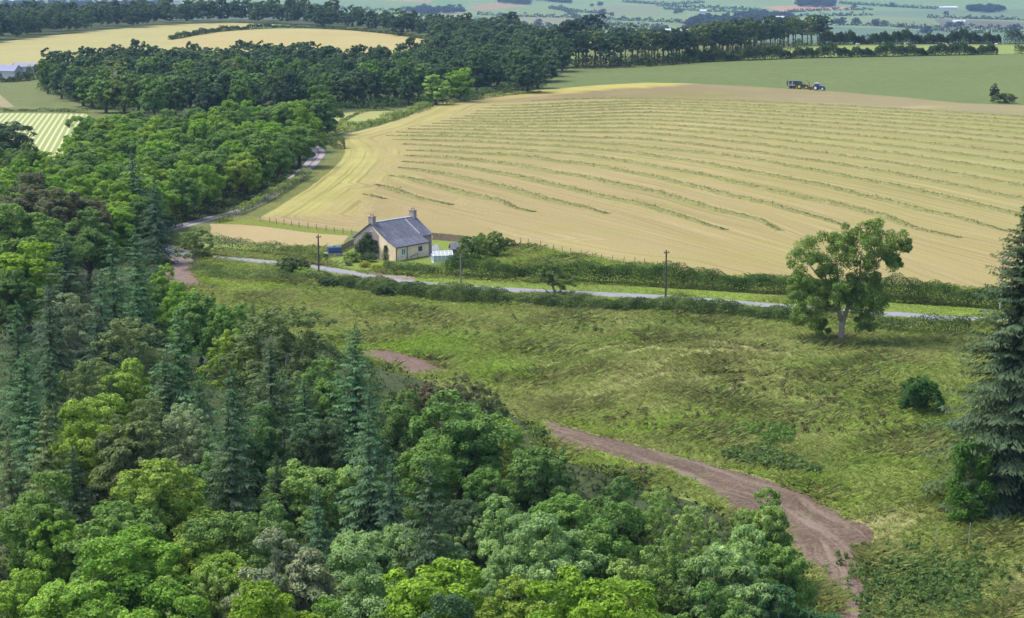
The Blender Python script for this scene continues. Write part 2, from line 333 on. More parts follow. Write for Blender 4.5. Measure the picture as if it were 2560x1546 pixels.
_m = [340, 330, 321, 313, 306, 299, 292, 285, 278, 271, 264, 256]; _c = [354, 338, 325, 314, 303, 293, 284, 275, 268, 261, 255, 249]; _r = [500, 467, 434, 409, 387, 365, 350, 336, 323, 312, 303, 294]
for k in range(12):
    if k == 11: ROWS.append([(1330, 253), (1480, 248), (1660, 249), (1960, 259), (2260, 275), (2560, 294), (2760, 312)])
    else: ROWS.append([_l[k], (1300, _m[k]), (1480, (_m[k] + _c[k]) / 2 - 2), (1660, _c[k]), (2060, _c[k] + .36 * (_r[k] - _c[k])), (2300, _c[k] + .64 * (_r[k] - _c[k])), (2560, _r[k]), (2760, _r[k] + .26 * (_r[k] - _c[k]))])
def rowy(k, x):
    q = ROWS[k]; X = [p[0] for p in q]; Y = [p[1] for p in q]
    s0 = (Y[1] - Y[0]) / (X[1] - X[0]); s1 = (Y[-1] - Y[-2]) / (X[-1] - X[-2])
    y = np.interp(x, X, Y); y = np.where(x < X[0], Y[0] + s0 * (x - X[0]), y); return np.where(x > X[-1], Y[-1] + s1 * (x - X[-1]), y)

# materials of the ground
def haymat():
    m, t, b, o = newmat("hay stubble"); base = attr(t, "Col"); s = attr(t, "S", True); co = coords(t)
    xy = N(t, "ShaderNodeSeparateXYZ"); t.links.new(co, xy.inputs[0]); cv = N(t, "ShaderNodeCombineXYZ")
    t.links.new(s, cv.inputs[0]); t.links.new(math_(t, 'MULTIPLY', xy.outputs[0], .012), cv.inputs[1]); t.links.new(math_(t, 'MULTIPLY', xy.outputs[1], .012), cv.inputs[2])
    n1 = noise(t, cv.outputs[0], .30, 3, .6); n2 = noise(t, cv.outputs[0], 1.1, 3, .6); n3 = noise(t, co, .06, 4); n4 = noise(t, co, 2.2, 4, .7)
    c = mixc(t, remap(t, n1, .42, .6, 0, .6), base, (.26, .205, .10)); c = mixc(t, remap(t, n2, .52, .66, 0, .75), c, (.175, .16, .052)); c = mixc(t, remap(t, n2, .3, .44, .7, 0), c, (.35, .30, .15))
    c = mixc(t, remap(t, n3, .5, .66, 0, .4), c, (.225, .215, .065))
    cc = N(t, "ShaderNodeCombineColor"); k = remap(t, n4, .3, .7, .82, 1.18)
    for i in range(3): t.links.new(k, cc.inputs[i])
    t.links.new(mixc(t, 1., c, cc.outputs[0], 'MULTIPLY'), b.inputs["Base Color"]); b.inputs["Roughness"].default_value = .95; b.inputs["Specular IOR Level"].default_value = .1
    bump(t, b, n4, .3, .1); return m
def lanemat(name, ctr, side):
    m, t, b, o = newmat(name); u = attr(t, "S", True); n = noise(t, coords(t), 1.5, 5, .7)
    mid = remap(t, math_(t, 'ABSOLUTE', u), .25, .4, 1, 0); c = mixc(t, mid, side, ctr)
    cc = N(t, "ShaderNodeCombineColor"); k = remap(t, n, .3, .7, .75, 1.25)
    for i in range(3): t.links.new(k, cc.inputs[i])
    t.links.new(mixc(t, 1., c, cc.outputs[0], 'MULTIPLY'), b.inputs["Base Color"]); b.inputs["Roughness"].default_value = .9; return m
def stripemat():
    m, t, b, o = newmat("striped stubble"); mp = N(t, "ShaderNodeMapping"); mp.inputs["Rotation"].default_value = (0, 0, math.radians(-10)); t.links.new(coords(t), mp.inputs[0])
    w = N(t, "ShaderNodeTexWave", wave_type='BANDS', bands_direction='X'); w.inputs["Scale"].default_value = .19; w.inputs["Distortion"].default_value = .5; t.links.new(mp.outputs[0], w.inputs[0])
    c = mixc(t, remap(t, w.outputs["Fac"], .55, .85, 0, 1), (.20, .24, .08), (.42, .43, .19)); t.links.new(c, b.inputs["Base Color"]); b.inputs["Roughness"].default_value = .95; return m
def dirtmat():
    m = GM_DIRT; t = m.node_tree; b = t.nodes["Principled BSDF"]; c0 = b.inputs["Base Color"].links[0].from_socket; u = attr(t, "S", True); co = coords(t); xy = N(t, "ShaderNodeSeparateXYZ"); t.links.new(co, xy.inputs[0]); cv = N(t, "ShaderNodeCombineXYZ")
    wob = math_(t, 'MULTIPLY', noise(t, co, .12, 2), 2.2); t.links.new(math_(t, 'ADD', u, wob), cv.inputs[0]); t.links.new(math_(t, 'MULTIPLY', xy.outputs[0], .05), cv.inputs[1]); t.links.new(math_(t, 'MULTIPLY', xy.outputs[1], .05), cv.inputs[2])
    n = noise(t, cv.outputs[0], 1.0, 4, .65); c = mixc(t, remap(t, n, .5, .64, 0, .7), c0, (.235, .182, .145)); c = mixc(t, remap(t, n, .34, .46, .75, 0), c, (.085, .062, .045)); g_ = noise(t, co, .35, 5, .7); c = mixc(t, remap(t, g_, .6, .7, 0, .7), c, (.13, .14, .055))
    t.links.new(c, b.inputs["Base Color"]); return m
GM_DIRT = ground("rutted dirt", (.24, .175, .13), (.12, .5, 2.), .8, .35, .9, (.10, .072, .05)); dirtmat()
GM = {"rut": GM_DIRT, "road": plain("worn asphalt", (.205, .205, .225), .85, .14, .8), "dirt": ground("brown dirt", (.26, .19, .15), (.12, .5, 2.), .8, .3, .8, (.105, .075, .052)),
      "lane": lanemat("two rutted lane", (.15, .12, .125), (.27, .235, .235)), "hay": haymat(), "stub": ground("stubble", (.36, .31, .13), (.02, .1, 1.), .5, .1, .0), "stripe": stripemat(),
      "lawn": ground("lawn grass", (.17, .23, .045), (.05, .3, 1.5), .6, .2, .3), "rough": ground("rough grass", (.13, .16, .05), (.08, .4, 1.6), .7, .3, .5),
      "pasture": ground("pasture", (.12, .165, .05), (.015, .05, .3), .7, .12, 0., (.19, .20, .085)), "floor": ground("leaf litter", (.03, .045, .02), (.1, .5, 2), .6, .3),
      "plain": ground("far farmland", (.19, .25, .10), (.002, .01, .05), .35, .08, 0., None, .12),
      "meadow": ground("rough meadow", (.30, .32, .10), (.035, .16, .7), .85, .25, .5, (.20, .23, .075), 2.6)}
def hedgeline_attr(V, line):
    L = np.array([(p.x, p.y) for p in resample(pline(line), 2.)]); d = V[:, None, :] - L[None]; i = np.argmin((d ** 2).sum(2), 1)
    T = np.gradient(L, axis=0); T /= np.linalg.norm(T, axis=1)[:, None]; v = V - L[i]; return T[i][:, 0] * v[:, 1] - T[i][:, 1] * v[:, 0]
def bound_dist(P, Q):
    best = np.full(len(P), 1e9)
    for i in range(len(Q)):
        a, b = Q[i], Q[(i + 1) % len(Q)]; ab = b - a; tt = np.clip(((P - a) @ ab) / max(ab @ ab, 1e-9), 0, 1); best = np.minimum(best, np.hypot(*(P - a - tt[:, None] * ab).T))
    return best
def build_zone(name, sel, col, mk_, zi=None, lift=0.):
    f = GF[sel]; u, inv = np.unique(f, return_inverse=True); v = np.c_[GV[u], GZ[u] + lift]; f = inv.reshape(f.shape); col = np.tile(col, (len(u), 1)); ex = None; P = GV[u]
    px, py = proj(P[:, 0], P[:, 1], GZ[u])
    if mk_ == "hay":
        inside = (GD[sel] < 1e9); uu = np.zeros(len(u)); ys = np.array([rowy(k, px) for k in range(len(ROWS))])      # from the cottage up the slope: y falls
        for k in range(len(ROWS) - 1):
            a, b = ys[k], ys[k + 1]; m = (py <= a) & (py > b); uu[m] = k + ((a - py) / np.maximum(a - b, 1e-3))[m]
        uu[py > ys[0]] = 0; top = py <= ys[-1]; d = bound_dist(P, ZP[zi])
        st = np.interp(py, [249, 256, 278, 292, 316, 350, 361, 389, 440, 486, 620], [1330, 1240, 1190, 1150, 1050, 975, 1010, 1015, 968, 905, 905]); en = np.interp(py, [513, 530, 577, 595, 640], [1140, 1336, 1955, 2400, 2700])
        left = px < st + 6; low = (px > en - 10) | (py > 600); low &= py > ys[0] - 60
        head = left | (low & (py > 480))
        fr = uu - np.floor(uu); S = np.where(head, d, uu * 11.)
        tan, yel, pink, gr, br = map(np.array, ((.355, .30, .122), (.43, .41, .13), (.36, .28, .138), (.26, .30, .09), (.25, .195, .10)))
        c = tan + (pink - tan) * (np.clip((py - 330) / 160, 0, 1) * np.clip((1900 - px) / 900, 0, 1))[:, None]
        band = np.clip(1 - np.abs(fr - .25) / .28, 0, 1) * np.clip((470 - py) / 150, 0, 1); c = c + (yel - c) * (band * 1.)[:, None]; gl = np.clip(1 - np.abs(fr - .82) / .24, 0, 1) * .75 * np.clip((520 - py) / 120, 0, 1); c = c + (np.array((.25, .26, .085)) - c) * gl[:, None]
        c = c + (gr - c) * (np.clip((px - 1900) / 700, 0, 1) * .6 * np.clip((620 - py) / 200, 0, 1))[:, None]
        hl = left & (py < 540); c[hl] = yel * .55 + tan * .45; lw = low & ~hl; c[lw] = tan
        edge = hl & (d < 7); c[edge] = yel
        tt = top & (px > st - 60); k = np.clip((px - 1500) / 1200, 0, 1)[:, None]; c = np.where(tt[:, None], br + (np.array((.30, .27, .14)) - br) * k, c)
        rim = tt & (px < 1900) & (py < np.interp(px, [1200, 1500, 1720, 1900], [255, 225, 212, 205])); c[rim] = (.46, .41, .11)
        col = c; ex = {"S": S}
    if mk_ == "rut": ex = {"S": hedgeline_attr(P, [(1330, 1040), (1450, 1085), (1580, 1128), (1700, 1168), (1820, 1218), (1950, 1280), (2060, 1360), (2120, 1450), (2140, 1600)])}
    if mk_ == "lane": ex = {"S": hedgeline_attr(P, LANE)}
    if mk_ == "meadow":
        br = np.array((.26, .38, .045)); g = np.zeros(len(u))
        for (x, y, sx, sy, w) in ((1000, 860, 150, 35, .9), (600, 715, 120, 25, .9), (1250, 935, 100, 40, .7), (1560, 1065, 220, 20, 1), (1950, 1195, 160, 22, 1), (2080, 1260, 60, 20, 1), (1950, 950, 60, 40, .5), (1560, 1160, 160, 14, 1), (2200, 1100, 90, 60, .4), (1750, 760, 600, 10, .0)):
            g = np.maximum(g, w * np.exp(-((px - x) / sx) ** 2 - ((py - y) / sy) ** 2))
        col = col + (br - col) * g[:, None]
        st = np.array((.33, .30, .14)); g = np.zeros(len(u))
        for (x, y, sx, sy, w) in ((1850, 870, 200, 40, .6), (1680, 930, 160, 60, .5), (1950, 975, 90, 50, .5), (1370, 1020, 90, 35, .9), (2190, 1340, 60, 60, .8), (2550, 1480, 60, 60, .9), (1500, 800, 300, 20, .25), (2150, 1390, 40, 40, .8)):
            g = np.maximum(g, w * np.exp(-((px - x) / sx) ** 2 - ((py - y) / sy) ** 2))
        g *= .5 + .9 * vn(P[:, 0] + P[:, 1] * .5, P[:, 1] * 2.2, 2.3); col = col + (st - col) * np.clip(g, 0, 1)[:, None]
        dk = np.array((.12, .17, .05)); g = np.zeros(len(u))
        for (x, y, sx, sy, w) in ((2300, 1460, 140, 70, .85), (2200, 870, 120, 25, .5), (1900, 1085, 130, 40, .5), (2000, 1160, 90, 25, .6)):  # dark weed patches, and the lone tree's shade painted into the grass colour
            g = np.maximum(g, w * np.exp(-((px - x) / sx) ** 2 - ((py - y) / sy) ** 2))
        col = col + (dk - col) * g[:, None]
    return kind(ob(name, mesh(name, v, f, GM[mk_], col=col, extra=ex, smooth=True)), "structure")
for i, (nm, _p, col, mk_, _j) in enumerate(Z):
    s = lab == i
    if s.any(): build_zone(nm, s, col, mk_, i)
build_zone("meadow", lab == -1, MEAD, "meadow")
build_zone("ground", lab == -2, (.17, .20, .07), "rough")
build_zone("terrain", lab == -3, (.18, .26, .10), "plain")

# ------------------------------------------------------------------ plants
def leafcloud(rng, cen, rad, n, ls, out=None, up=.3, bias=.6, elong=1.35, shell=.6, hang=0., nj=.55, rn=None):
    "leaf-sized faces spread through the shells of many small clumps"
    cen = np.asarray(cen, float); rad = np.asarray(rad, float); k = len(cen)
    n = np.maximum(4, (np.full(k, n) if np.isscalar(n) else np.asarray(n)).astype(int)); ci = np.repeat(np.arange(k), n); M = len(ci)
    d = rng.normal(size=(M, 3))
    if out is not None: d += bias * np.asarray(out)[ci] * 1.6
    d[:, 2] += up; d /= np.linalg.norm(d, axis=1)[:, None]
    p = cen[ci] + d * (rad[ci] * rng.uniform(shell, 1.08, M))[:, None] * (np.array([1, 1, .85]))
    nn = d + nj * rng.normal(size=(M, 3)); nn[:, 2] += .25; nn /= np.linalg.norm(nn, axis=1)[:, None]
    t = rng.normal(size=(M, 3)); t[:, 2] -= hang * 3; t -= nn * (t * nn).sum(1)[:, None]; t /= np.linalg.norm(t, axis=1)[:, None] + 1e-9
    b = np.cross(nn, t); s = (ls * rng.uniform(.6, 1.4, M))[:, None]; a = s * elong
    V = np.stack([p - t * a * .5, p + b * s * .42 - t * a * .05 + nn * s * .08, p + t * a * .5, p - b * s * .42 - t * a * .05 + nn * s * .08], 1).reshape(-1, 3)
    cr = rng.random(k) if rn is None else rn; r = np.clip(.5 + .42 * (cr[ci] - .5) + .55 * (rng.random(M) - .5), 0, 1)
    return V, np.arange(M * 4).reshape(-1, 4), np.repeat(r, 4)
def unit(rng, n, zmin=-.4):
    d = rng.normal(size=(n * 4, 3)); d /= np.linalg.norm(d, axis=1)[:, None]; return d[d[:, 2] > zmin][:n]
def broad(seed, nl=8, cl=17, lv=70, ls=.21, W=7., zb=2.2, zt_=11., hang=0., tall=0., elong=1.35, clump=(.26, .46), spread=.5, up=.3):
    g = np.random.default_rng(seed); R = W / 2; zm = zb + (zt_ - zb) * .45; hh = (zt_ - zb) / 2; L = []; 
    for i in range(nl):
        a = i * 2.4 + g.uniform(-.4, .4); q = (i + .5) / nl; rr = R * spread * math.sqrt(1 - (q * .85) ** 2) * g.uniform(.75, 1.15) if i else 0
        z = zb + hh * .34 + (zt_ - zb - hh * .74) * q * g.uniform(.85, 1.1); lr = R * g.uniform(.42, .6) * (1 - .28 * q)
        L.append((rr * math.cos(a), rr * math.sin(a), z, lr))
    cen = []; rad = []; out = []; rn = []
    for (x, y, z, lr) in L:
        lrn = g.random()
        d = unit(g, cl, -.55); k = len(d); c = np.array([x, y, z]) + d * lr * g.uniform(.72, 1.0, (k, 1)) * np.array([1, 1, 1.0 + tall])
        cen.append(c); rad.append(lr * g.uniform(*clump, k)); out.append(d); rn.append(np.clip(.5 * lrn + .5 * g.random(k), 0, 1))
    cen = np.concatenate(cen); rad = np.concatenate(rad); out = np.concatenate(out); rn = np.concatenate(rn)
    cen[:, 2] = np.clip(cen[:, 2], zb + .2, None)
    return leafcloud(g, cen, rad, lv * (rad / rad.mean()) ** 2, ls, out, up=up, hang=hang, elong=elong, rn=rn), L
def trunkmesh(name, seed, L, r0, mat, W):
    g = np.random.default_rng(seed); m = MB(); top = max(l[2] for l in L)
    fork = min(l[2] for l in L) * .8; p = [(0, 0, -.4), (g.normal() * .08, g.normal() * .08, fork * .5), (g.normal() * .15, g.normal() * .15, fork), (g.normal() * .3, g.normal() * .3, top * .8)]
    m.tube(p, [r0 * 1.25, r0 * .9, r0 * .75, r0 * .12], 8)
    for (x, y, z, lr) in L[1:]:
        m.tube([(p[2][0], p[2][1], fork * .9), (x * .5, y * .5, fork + (z - fork) * .45), (x, y, z)], [r0 * .5, r0 * .32, r0 * .06], 6)
    me = bpy.data.meshes.new(name); me.from_pydata(m.v, [], m.f); me.materials.append(mat); return me
def spruce(seed, H=15., R=3., ls=.34, gap=.5, zb=1.2, dens=1., droop=.35, ragged=.16):
    g = np.random.default_rng(seed); P = []; T = []; Nn = []; S = []; RN = []; z = zb; ph = 0
    while z < H - .25:
        q = (z - zb) / (H - zb); rr = R * (1 - q) ** .8 * (1 - .25 * math.exp(-q * 9)) + .12; nb = max(5, int((6 + 5 * (1 - q)))); ph += 1.1
        for k in range(nb):
            if g.random() < .12: continue
            a = ph + 2 * math.pi * k / nb + g.normal() * .18; L = rr * g.uniform(1 - 2.2 * ragged, 1 + ragged); zz = z + g.normal() * .12; brn = g.random()
            n = max(3, int(L / ls * 3.6 * dens)); s = np.sort(g.uniform(.1, 1, n)); ca, sa = math.cos(a), math.sin(a)
            dr = droop * g.uniform(.6, 1.5) * (1 - .6 * q)
            bx = s * L; bz = zz + .25 * L * s * (q * 1.4) - dr * L * s ** 1.4 + .16 * L * np.clip(s - .7, 0, 1)
            w = g.normal(size=n) * .30 * L * np.sqrt(s) * (1.06 - s) ** .4 * .62
            P.append(np.c_[bx * ca - w * sa, bx * sa + w * ca, bz - np.abs(w) * .3 - g.uniform(0, .25, n) * (.4 + ls)])
            tt = np.c_[ca * .8 - np.sign(w) * sa * .75, sa * .8 + np.sign(w) * ca * .75, -.55 - g.uniform(0, .6, n)]
            T.append(tt); Nn.append(np.c_[ca * .45 + g.normal(size=n) * .3, sa * .45 + g.normal(size=n) * .3, .8 + g.normal(size=n) * .25])
            S.append(ls * g.uniform(.7, 1.3, n) * (.55 + .45 * (1 - q))); RN.append(np.clip(.25 + .3 * brn + .4 * s ** 2 + .25 * (g.random(n) - .5), 0, 1))
        z += gap * g.uniform(.8, 1.2) * (.62 + .5 * (1 - q))
    k = 14; P.append(np.c_[g.normal(size=k) * .06, g.normal(size=k) * .06, H - np.linspace(0, .9, k)]); T.append(np.tile((.2, .1, 1.), (k, 1)) + g.normal(size=(k, 3)) * .3); Nn.append(g.normal(size=(k, 3))); S.append(np.full(k, ls * .7)); RN.append(np.full(k, .7))
    P, T, Nn, S, RN = map(np.concatenate, (P, T, Nn, S, RN)); T /= np.linalg.norm(T, axis=1)[:, None]; Nn -= T * (Nn * T).sum(1)[:, None]; Nn /= np.linalg.norm(Nn, axis=1)[:, None]
    B = np.cross(Nn, T); a = S[:, None]; V = np.stack([P - T * a * .5, P + B * a * .30, P + T * a * 1.05, P - B * a * .30], 1).reshape(-1, 3)
    return V, np.arange(len(P) * 4).reshape(-1, 4), np.repeat(RN, 4)
def pine(seed, H=15., W=6.):
    g = np.random.default_rng(seed); L = []
    for i in range(6):
        a = i * 2.4 + g.uniform(-.5, .5); q = i / 5; L.append((W * .27 * (1 - q * .7) * math.cos(a), W * .27 * (1 - q * .7) * math.sin(a), H * (.44 + .46 * q) + g.normal() * .3, W * g.uniform(.2, .28)))
    cen = []; rad = []; out = []
    for (x, y, z, lr) in L:
        d = unit(g, 12, -.3); cen.append(np.array([x, y, z]) + d * lr * .9 * np.array([1.1, 1.1, .6])); rad.append(lr * g.uniform(.3, .5, len(d))); out.append(d)
    return leafcloud(g, np.concatenate(cen), np.concatenate(rad), 38, .38, np.concatenate(out)), L
def spike(name, H, r, mat):
    m = MB(); m.tube([(0, 0, -.3), (.03, 0, H * .5), (0, 0, H * .97)], [r, r * .6, r * .08], 7)
    me = bpy.data.meshes.new(name); me.from_pydata(m.v, [], m.f); me.materials.append(mat); return me
PROTO = {}       # kind -> list of (crown mesh, trunk mesh, nominal width, nominal height)
def addp(kind_, vf, W, H, trunk, mat): PROTO.setdefault(kind_, []).append((mesh("crown", vf[0], vf[1], mat, vf[2], smooth=False), trunk, W, H))
for s in range(6):
    vf, L = broad(10 + s, nl=8 + s % 3, cl=18, lv=165, ls=.155, zb=1.2); addp("round", vf, 5.9, 11., trunkmesh("trunk", s, L, .28, BARK, 7), LEAF)
for s in range(3):
    vf, L = broad(30 + s, nl=10, cl=15, lv=110, ls=.14, zb=1.6, tall=.25, clump=(.2, .34), spread=.56); addp("airy", vf, 6., 11., trunkmesh("trunk", 20 + s, L, .2, GREYBARK, 7), LEAF)
for s in range(3):
    vf, L = broad(40 + s, nl=9, cl=20, lv=130, ls=.145, hang=.6, elong=2.2, zb=1.2, clump=(.24, .4)); addp("willow", vf, 6., 11., trunkmesh("trunk", 30 + s, L, .24, GREYBARK, 7), LEAF)
for s in range(4):
    vf, L = broad(50 + s, nl=7 + s, cl=13, lv=42, ls=.38, zb=.5); addp("wood", vf, 5.9, 11., trunkmesh("trunk", 40 + s, L, .28, BARK, 7), LEAF)
for s in range(4): addp("spruce", spruce(60 + s, R=3.7, droop=.25 + .13 * s, dens=1.7, ls=.23, gap=.42 + .06 * s, ragged=.24), 5.4, 15., spike("trunk", 15, .22, BARK), NEEDLE)
for s in range(4):
    vf, L = pine(70 + s); addp("pine", vf, 4.6, 15., trunkmesh("trunk", 70 + s, L, .22, PINEBARK, 6), NEEDLE)
for s in range(4):
    vf, L = broad(80 + s, nl=7, cl=12, lv=55, ls=.14, W=3.6, zb=.1, zt_=2.6, clump=(.28, .46)); addp("shrub", vf, 3.0, 2.5, None, LEAF)
RT = random.Random(3)
def grow(name, kind_, base, w, h, tint, label=None, cat="tree", group=None, v=None):
    "one tree or shrub: an empty at its foot, trunk and crown under it"
    cm, tm, W0, H0 = PROTO[kind_][(v if v is not None else RT.randrange(99)) % len(PROTO[kind_])]
    if kind_ == "shrub":
        o = ob(name, cm, None, tint); o.location = base; o.rotation_euler.z = RT.uniform(0, 6.3); o.scale = (w / W0, w / W0, h / H0)
    else:
        o = put(name, base, RT.uniform(0, 6.3), (w / W0, w / W0, h / H0))
        ob("trunk", tm, o); ob("crown", cm, o, tint)
    if label: tag(o, label, cat, group)
    return o
def top_tree(x, y, w, kind_, tint, H=None):
    "position and size of a tree whose top shows at x,y and whose crown is w photo pixels wide"
    D = F * (ZC - 11) / (y + 119); wm = w * D / F
    H = H or (min(16, 5 + 1.5 * wm) if kind_ == "spruce" else min(13.5, 5 + 1.0 * wm))
    p = hit(x, y, H); wm = (1.16 if kind_ != 'spruce' else 1.08) * w * p.length / F
    return p, wm, H
TINT = {"vivid": (.112, .182, .020), "bright": (.108, .185, .030), "yellow": (.125, .182, .034), "green": (.078, .135, .036), "mid": (.064, .112, .036), "dark": (.047, .080, .042), "sage": (.125, .19, .075), "pale": (.135, .20, .06),
        "grey": (.13, .165, .095), "olive": (.082, .115, .046), "brown": (.075, .075, .045), "copper": (.066, .080, .044), "teal": (.044, .092, .042), "blue": (.052, .108, .056), "deep": (.032, .060, .034)}
def vary(c, a=.12): k = 1.95 * RT.uniform(1 - a, 1 + a); return tuple(x * k * RT.uniform(.95, 1.05) for x in c)
TW = {"vivid": "vivid lime green", "bright": "bright green", "yellow": "yellow green", "green": "mid green", "mid": "plain green", "dark": "dark green", "sage": "pale sage", "pale": "pale green", "grey": "silvery grey green", "olive": "olive",
      "brown": "brownish olive", "copper": "copper brown", "teal": "bluish green", "blue": "blue green", "deep": "very dark"}
# the wood nearest the camera, tree by tree: top of the tree in the photo, crown width, kind, colour
NEAR = [(60, 585, 175, "round", "vivid"), (40, 488, 175, "round", "green"), (215, 515, 125, "round", "mid"), (130, 560, 110, "round", "mid"), (330, 382, 140, "spruce", "deep"), (385, 440, 90, "spruce", "deep"), (60, 430, 150, "round", "copper"), (150, 455, 130, "round", "copper"),
        (215, 468, 110, "round", "brown"), (336, 568, 120, "spruce", "teal"), (390, 590, 80, "spruce", "deep"), (160, 588, 160, "spruce", "deep"), (278, 592, 130, "spruce", "teal"), (400, 655, 80, "round", "bright"), (340, 698, 90, "spruce", "teal"), (186, 726, 125, "airy", "grey"),
        (40, 752, 140, "spruce", "teal"), (120, 690, 120, "spruce", "deep"), (330, 775, 160, "airy", "olive"), (445, 772, 180, "spruce", "teal"), (495, 712, 130, "round", "green"), (566, 728, 125, "airy", "green"), (632, 752, 95, "spruce", "dark"), (712, 742, 230, "airy", "olive"),
        (570, 808, 115, "airy", "yellow"), (60, 870, 150, "spruce", "teal"), (120, 860, 120, "spruce", "teal"), (205, 880, 150, "airy", "olive"), (310, 882, 120, "round", "yellow"), (580, 915, 150, "spruce", "teal"), (675, 848, 150, "spruce", "dark"), (705, 893, 130, "airy", "olive"),
        (887, 803, 150, "spruce", "blue"), (800, 888, 120, "round", "green"), (760, 940, 120, "spruce", "teal"), (235, 950, 160, "round", "yellow"), (336, 978, 150, "airy", "olive"), (497, 946, 90, "spruce", "teal"), (470, 990, 120, "airy", "grey"), (75, 960, 110, "spruce", "blue"),
        (112, 1004, 130, "spruce", "olive"), (200, 1008, 150, "round", "yellow"), (330, 1010, 180, "willow", "olive"), (460, 1020, 130, "airy", "grey"), (570, 1008, 180, "spruce", "dark"), (390, 1110, 220, "round", "yellow"), (80, 1178, 180, "round", "green"), (280, 1203, 220, "round", "green"),
        (135, 1255, 130, "round", "bright"), (745, 1118, 170, "round", "pale"), (890, 1122, 150, "round", "pale"), (566, 1232, 200, "round", "green"), (676, 1240, 140, "round", "mid"), (790, 1218, 110, "spruce", "blue"), (320, 1275, 270, "round", "bright"), (478, 1303, 155, "round", "yellow"),
        (550, 1338, 160, "round", "bright"), (700, 1316, 230, "willow", "grey"), (795, 1400, 150, "willow", "grey"), (40, 1398, 160, "round", "bright"), (175, 1392, 240, "round", "bright"), (265, 1372, 200, "round", "green"), (440, 1422, 160, "airy", "pale"), (530, 1395, 130, "airy", "pale"),
        (690, 1438, 230, "round", "vivid"), (310, 1498, 200, "round", "bright"), (55, 1508, 200, "round", "bright"), (900, 1280, 170, "round", "sage"), (985, 1272, 130, "round", "sage"), (1070, 1075, 150, "round", "green"), (1070, 1140, 190, "spruce", "dark"), (1215, 1133, 110, "round", "green"),
        (1343, 1073, 155, "round", "mid"), (920, 1028, 170, "spruce", "blue"), (1000, 958, 130, "round", "mid"), (1142, 955, 210, "round", "green"), (1055, 940, 130, "airy", "brown"), (1170, 923, 130, "airy", "brown"), (923, 963, 130, "spruce", "teal"), (1270, 1226, 140, "round", "sage"),
        (1182, 1250, 90, "round", "sage"), (1292, 1285, 120, "round", "sage"), (1400, 1278, 180, "round", "sage"), (1105, 1308, 120, "round", "sage"), (1215, 1388, 120, "willow", "sage"), (905, 1368, 210, "round", "sage"), (1085, 1348, 270, "round", "vivid"), (1470, 1373, 310, "round", "vivid"),
        (1290, 1424, 200, "round", "yellow"), (1420, 1188, 170, "round", "green"), (1537, 1178, 140, "round", "mid"), (1507, 1248, 180, "round", "green"), (1635, 1210, 110, "airy", "pale"), (1580, 1350, 180, "airy", "pale"), (1690, 1328, 200, "airy", "green"), (1070, 1478, 200, "round", "teal"),
        (960, 1490, 150, "round", "green"), (1690, 1488, 150, "round", "green"), (1905, 1214, 130, "willow", "pale"), (1830, 1298, 190, "willow", "sage"), (1950, 1330, 150, "willow", "green"), (1790, 1340, 200, "willow", "sage"), (1730, 1245, 130, "airy", "pale"), (2060, 1488, 150, "round", "teal"),
        (1970, 1440, 180, "willow", "teal"), (1880, 1408, 200, "willow", "sage"), (1280, 1030, 110, "airy", "yellow"), (1230, 975, 90, "airy", "olive"), (240, 760, 110, "spruce", "deep"), (410, 880, 120, "spruce", "dark"), (20, 1090, 140, "spruce", "olive"), (520, 1110, 130, "round", "mid"),
        (640, 1010, 120, "round", "mid"), (800, 1010, 130, "round", "dark"), (180, 1110, 130, "spruce", "dark"), (690, 1130, 110, "spruce", "dark"), (1190, 1040, 120, "round", "mid"), (20, 660, 110, "round", "mid"), (980, 1120, 130, "spruce", "deep"), (1150, 1210, 120, "round", "dark"),
        (450, 690, 90, "round", "bright"), (250, 680, 110, "spruce", "teal"), (640, 830, 100, "airy", "olive"), (1790, 1450, 190, "willow", "green"), (830, 1490, 160, "round", "bright"), (440, 1490, 170, "round", "bright"), (1560, 1480, 180, "round", "vivid")]
ORD = "first second third fourth fifth sixth seventh eighth ninth tenth eleventh twelfth thirteenth fourteenth fifteenth sixteenth seventeenth eighteenth nineteenth twentieth".split()
ORD += ["twenty-" + w for w in ORD[:9]] + ["thirtieth"] + ["thirty-" + w for w in ORD[:9]] + ["fortieth"]
def rows_of(items, nrows, place):
    "label every tree of a wood by its look, its row from the front and its number from the left in that row"
    items = sorted(items, key=lambda q: q["D"]); n = len(items); k = math.ceil(n / nrows)
    for r in range(nrows):
        row = sorted(items[r * k:(r + 1) * k], key=lambda q: q["x"]); nm = "front" if r == 0 else "back" if r == nrows - 1 else ORD[r]
        for i, q in enumerate(row): q["label"] = f"{q['look']}, {ORD[i]} from left, {nm} row of {place}"
WORD = {"round": "round tree", "airy": "loose leafy tree", "willow": "drooping tree", "spruce": "spruce", "wood": "round tree", "pine": "pine"}
KN = {"round": "broadleaf_tree", "airy": "broadleaf_tree", "willow": "broadleaf_tree", "wood": "broadleaf_tree", "spruce": "spruce_tree", "pine": "pine_tree"}
ALL = []
def plan(lst, nrows, place, group):
    out = []
    for (x, y, w, k, c) in lst:
        p, wm, H = top_tree(x, y, w, k, c)
        out.append(dict(p=p, w=wm, H=H, k=k, c=c, D=math.hypot(p.x, p.y), x=x, look=f"{TW[c]} {WORD[k]}", group=group, px=wm * H / p.length ** 2))
    rows_of(out, nrows, place); ALL.extend(out)
plan(NEAR, 8, "the near wood", "trees of the wood beside the dirt track")
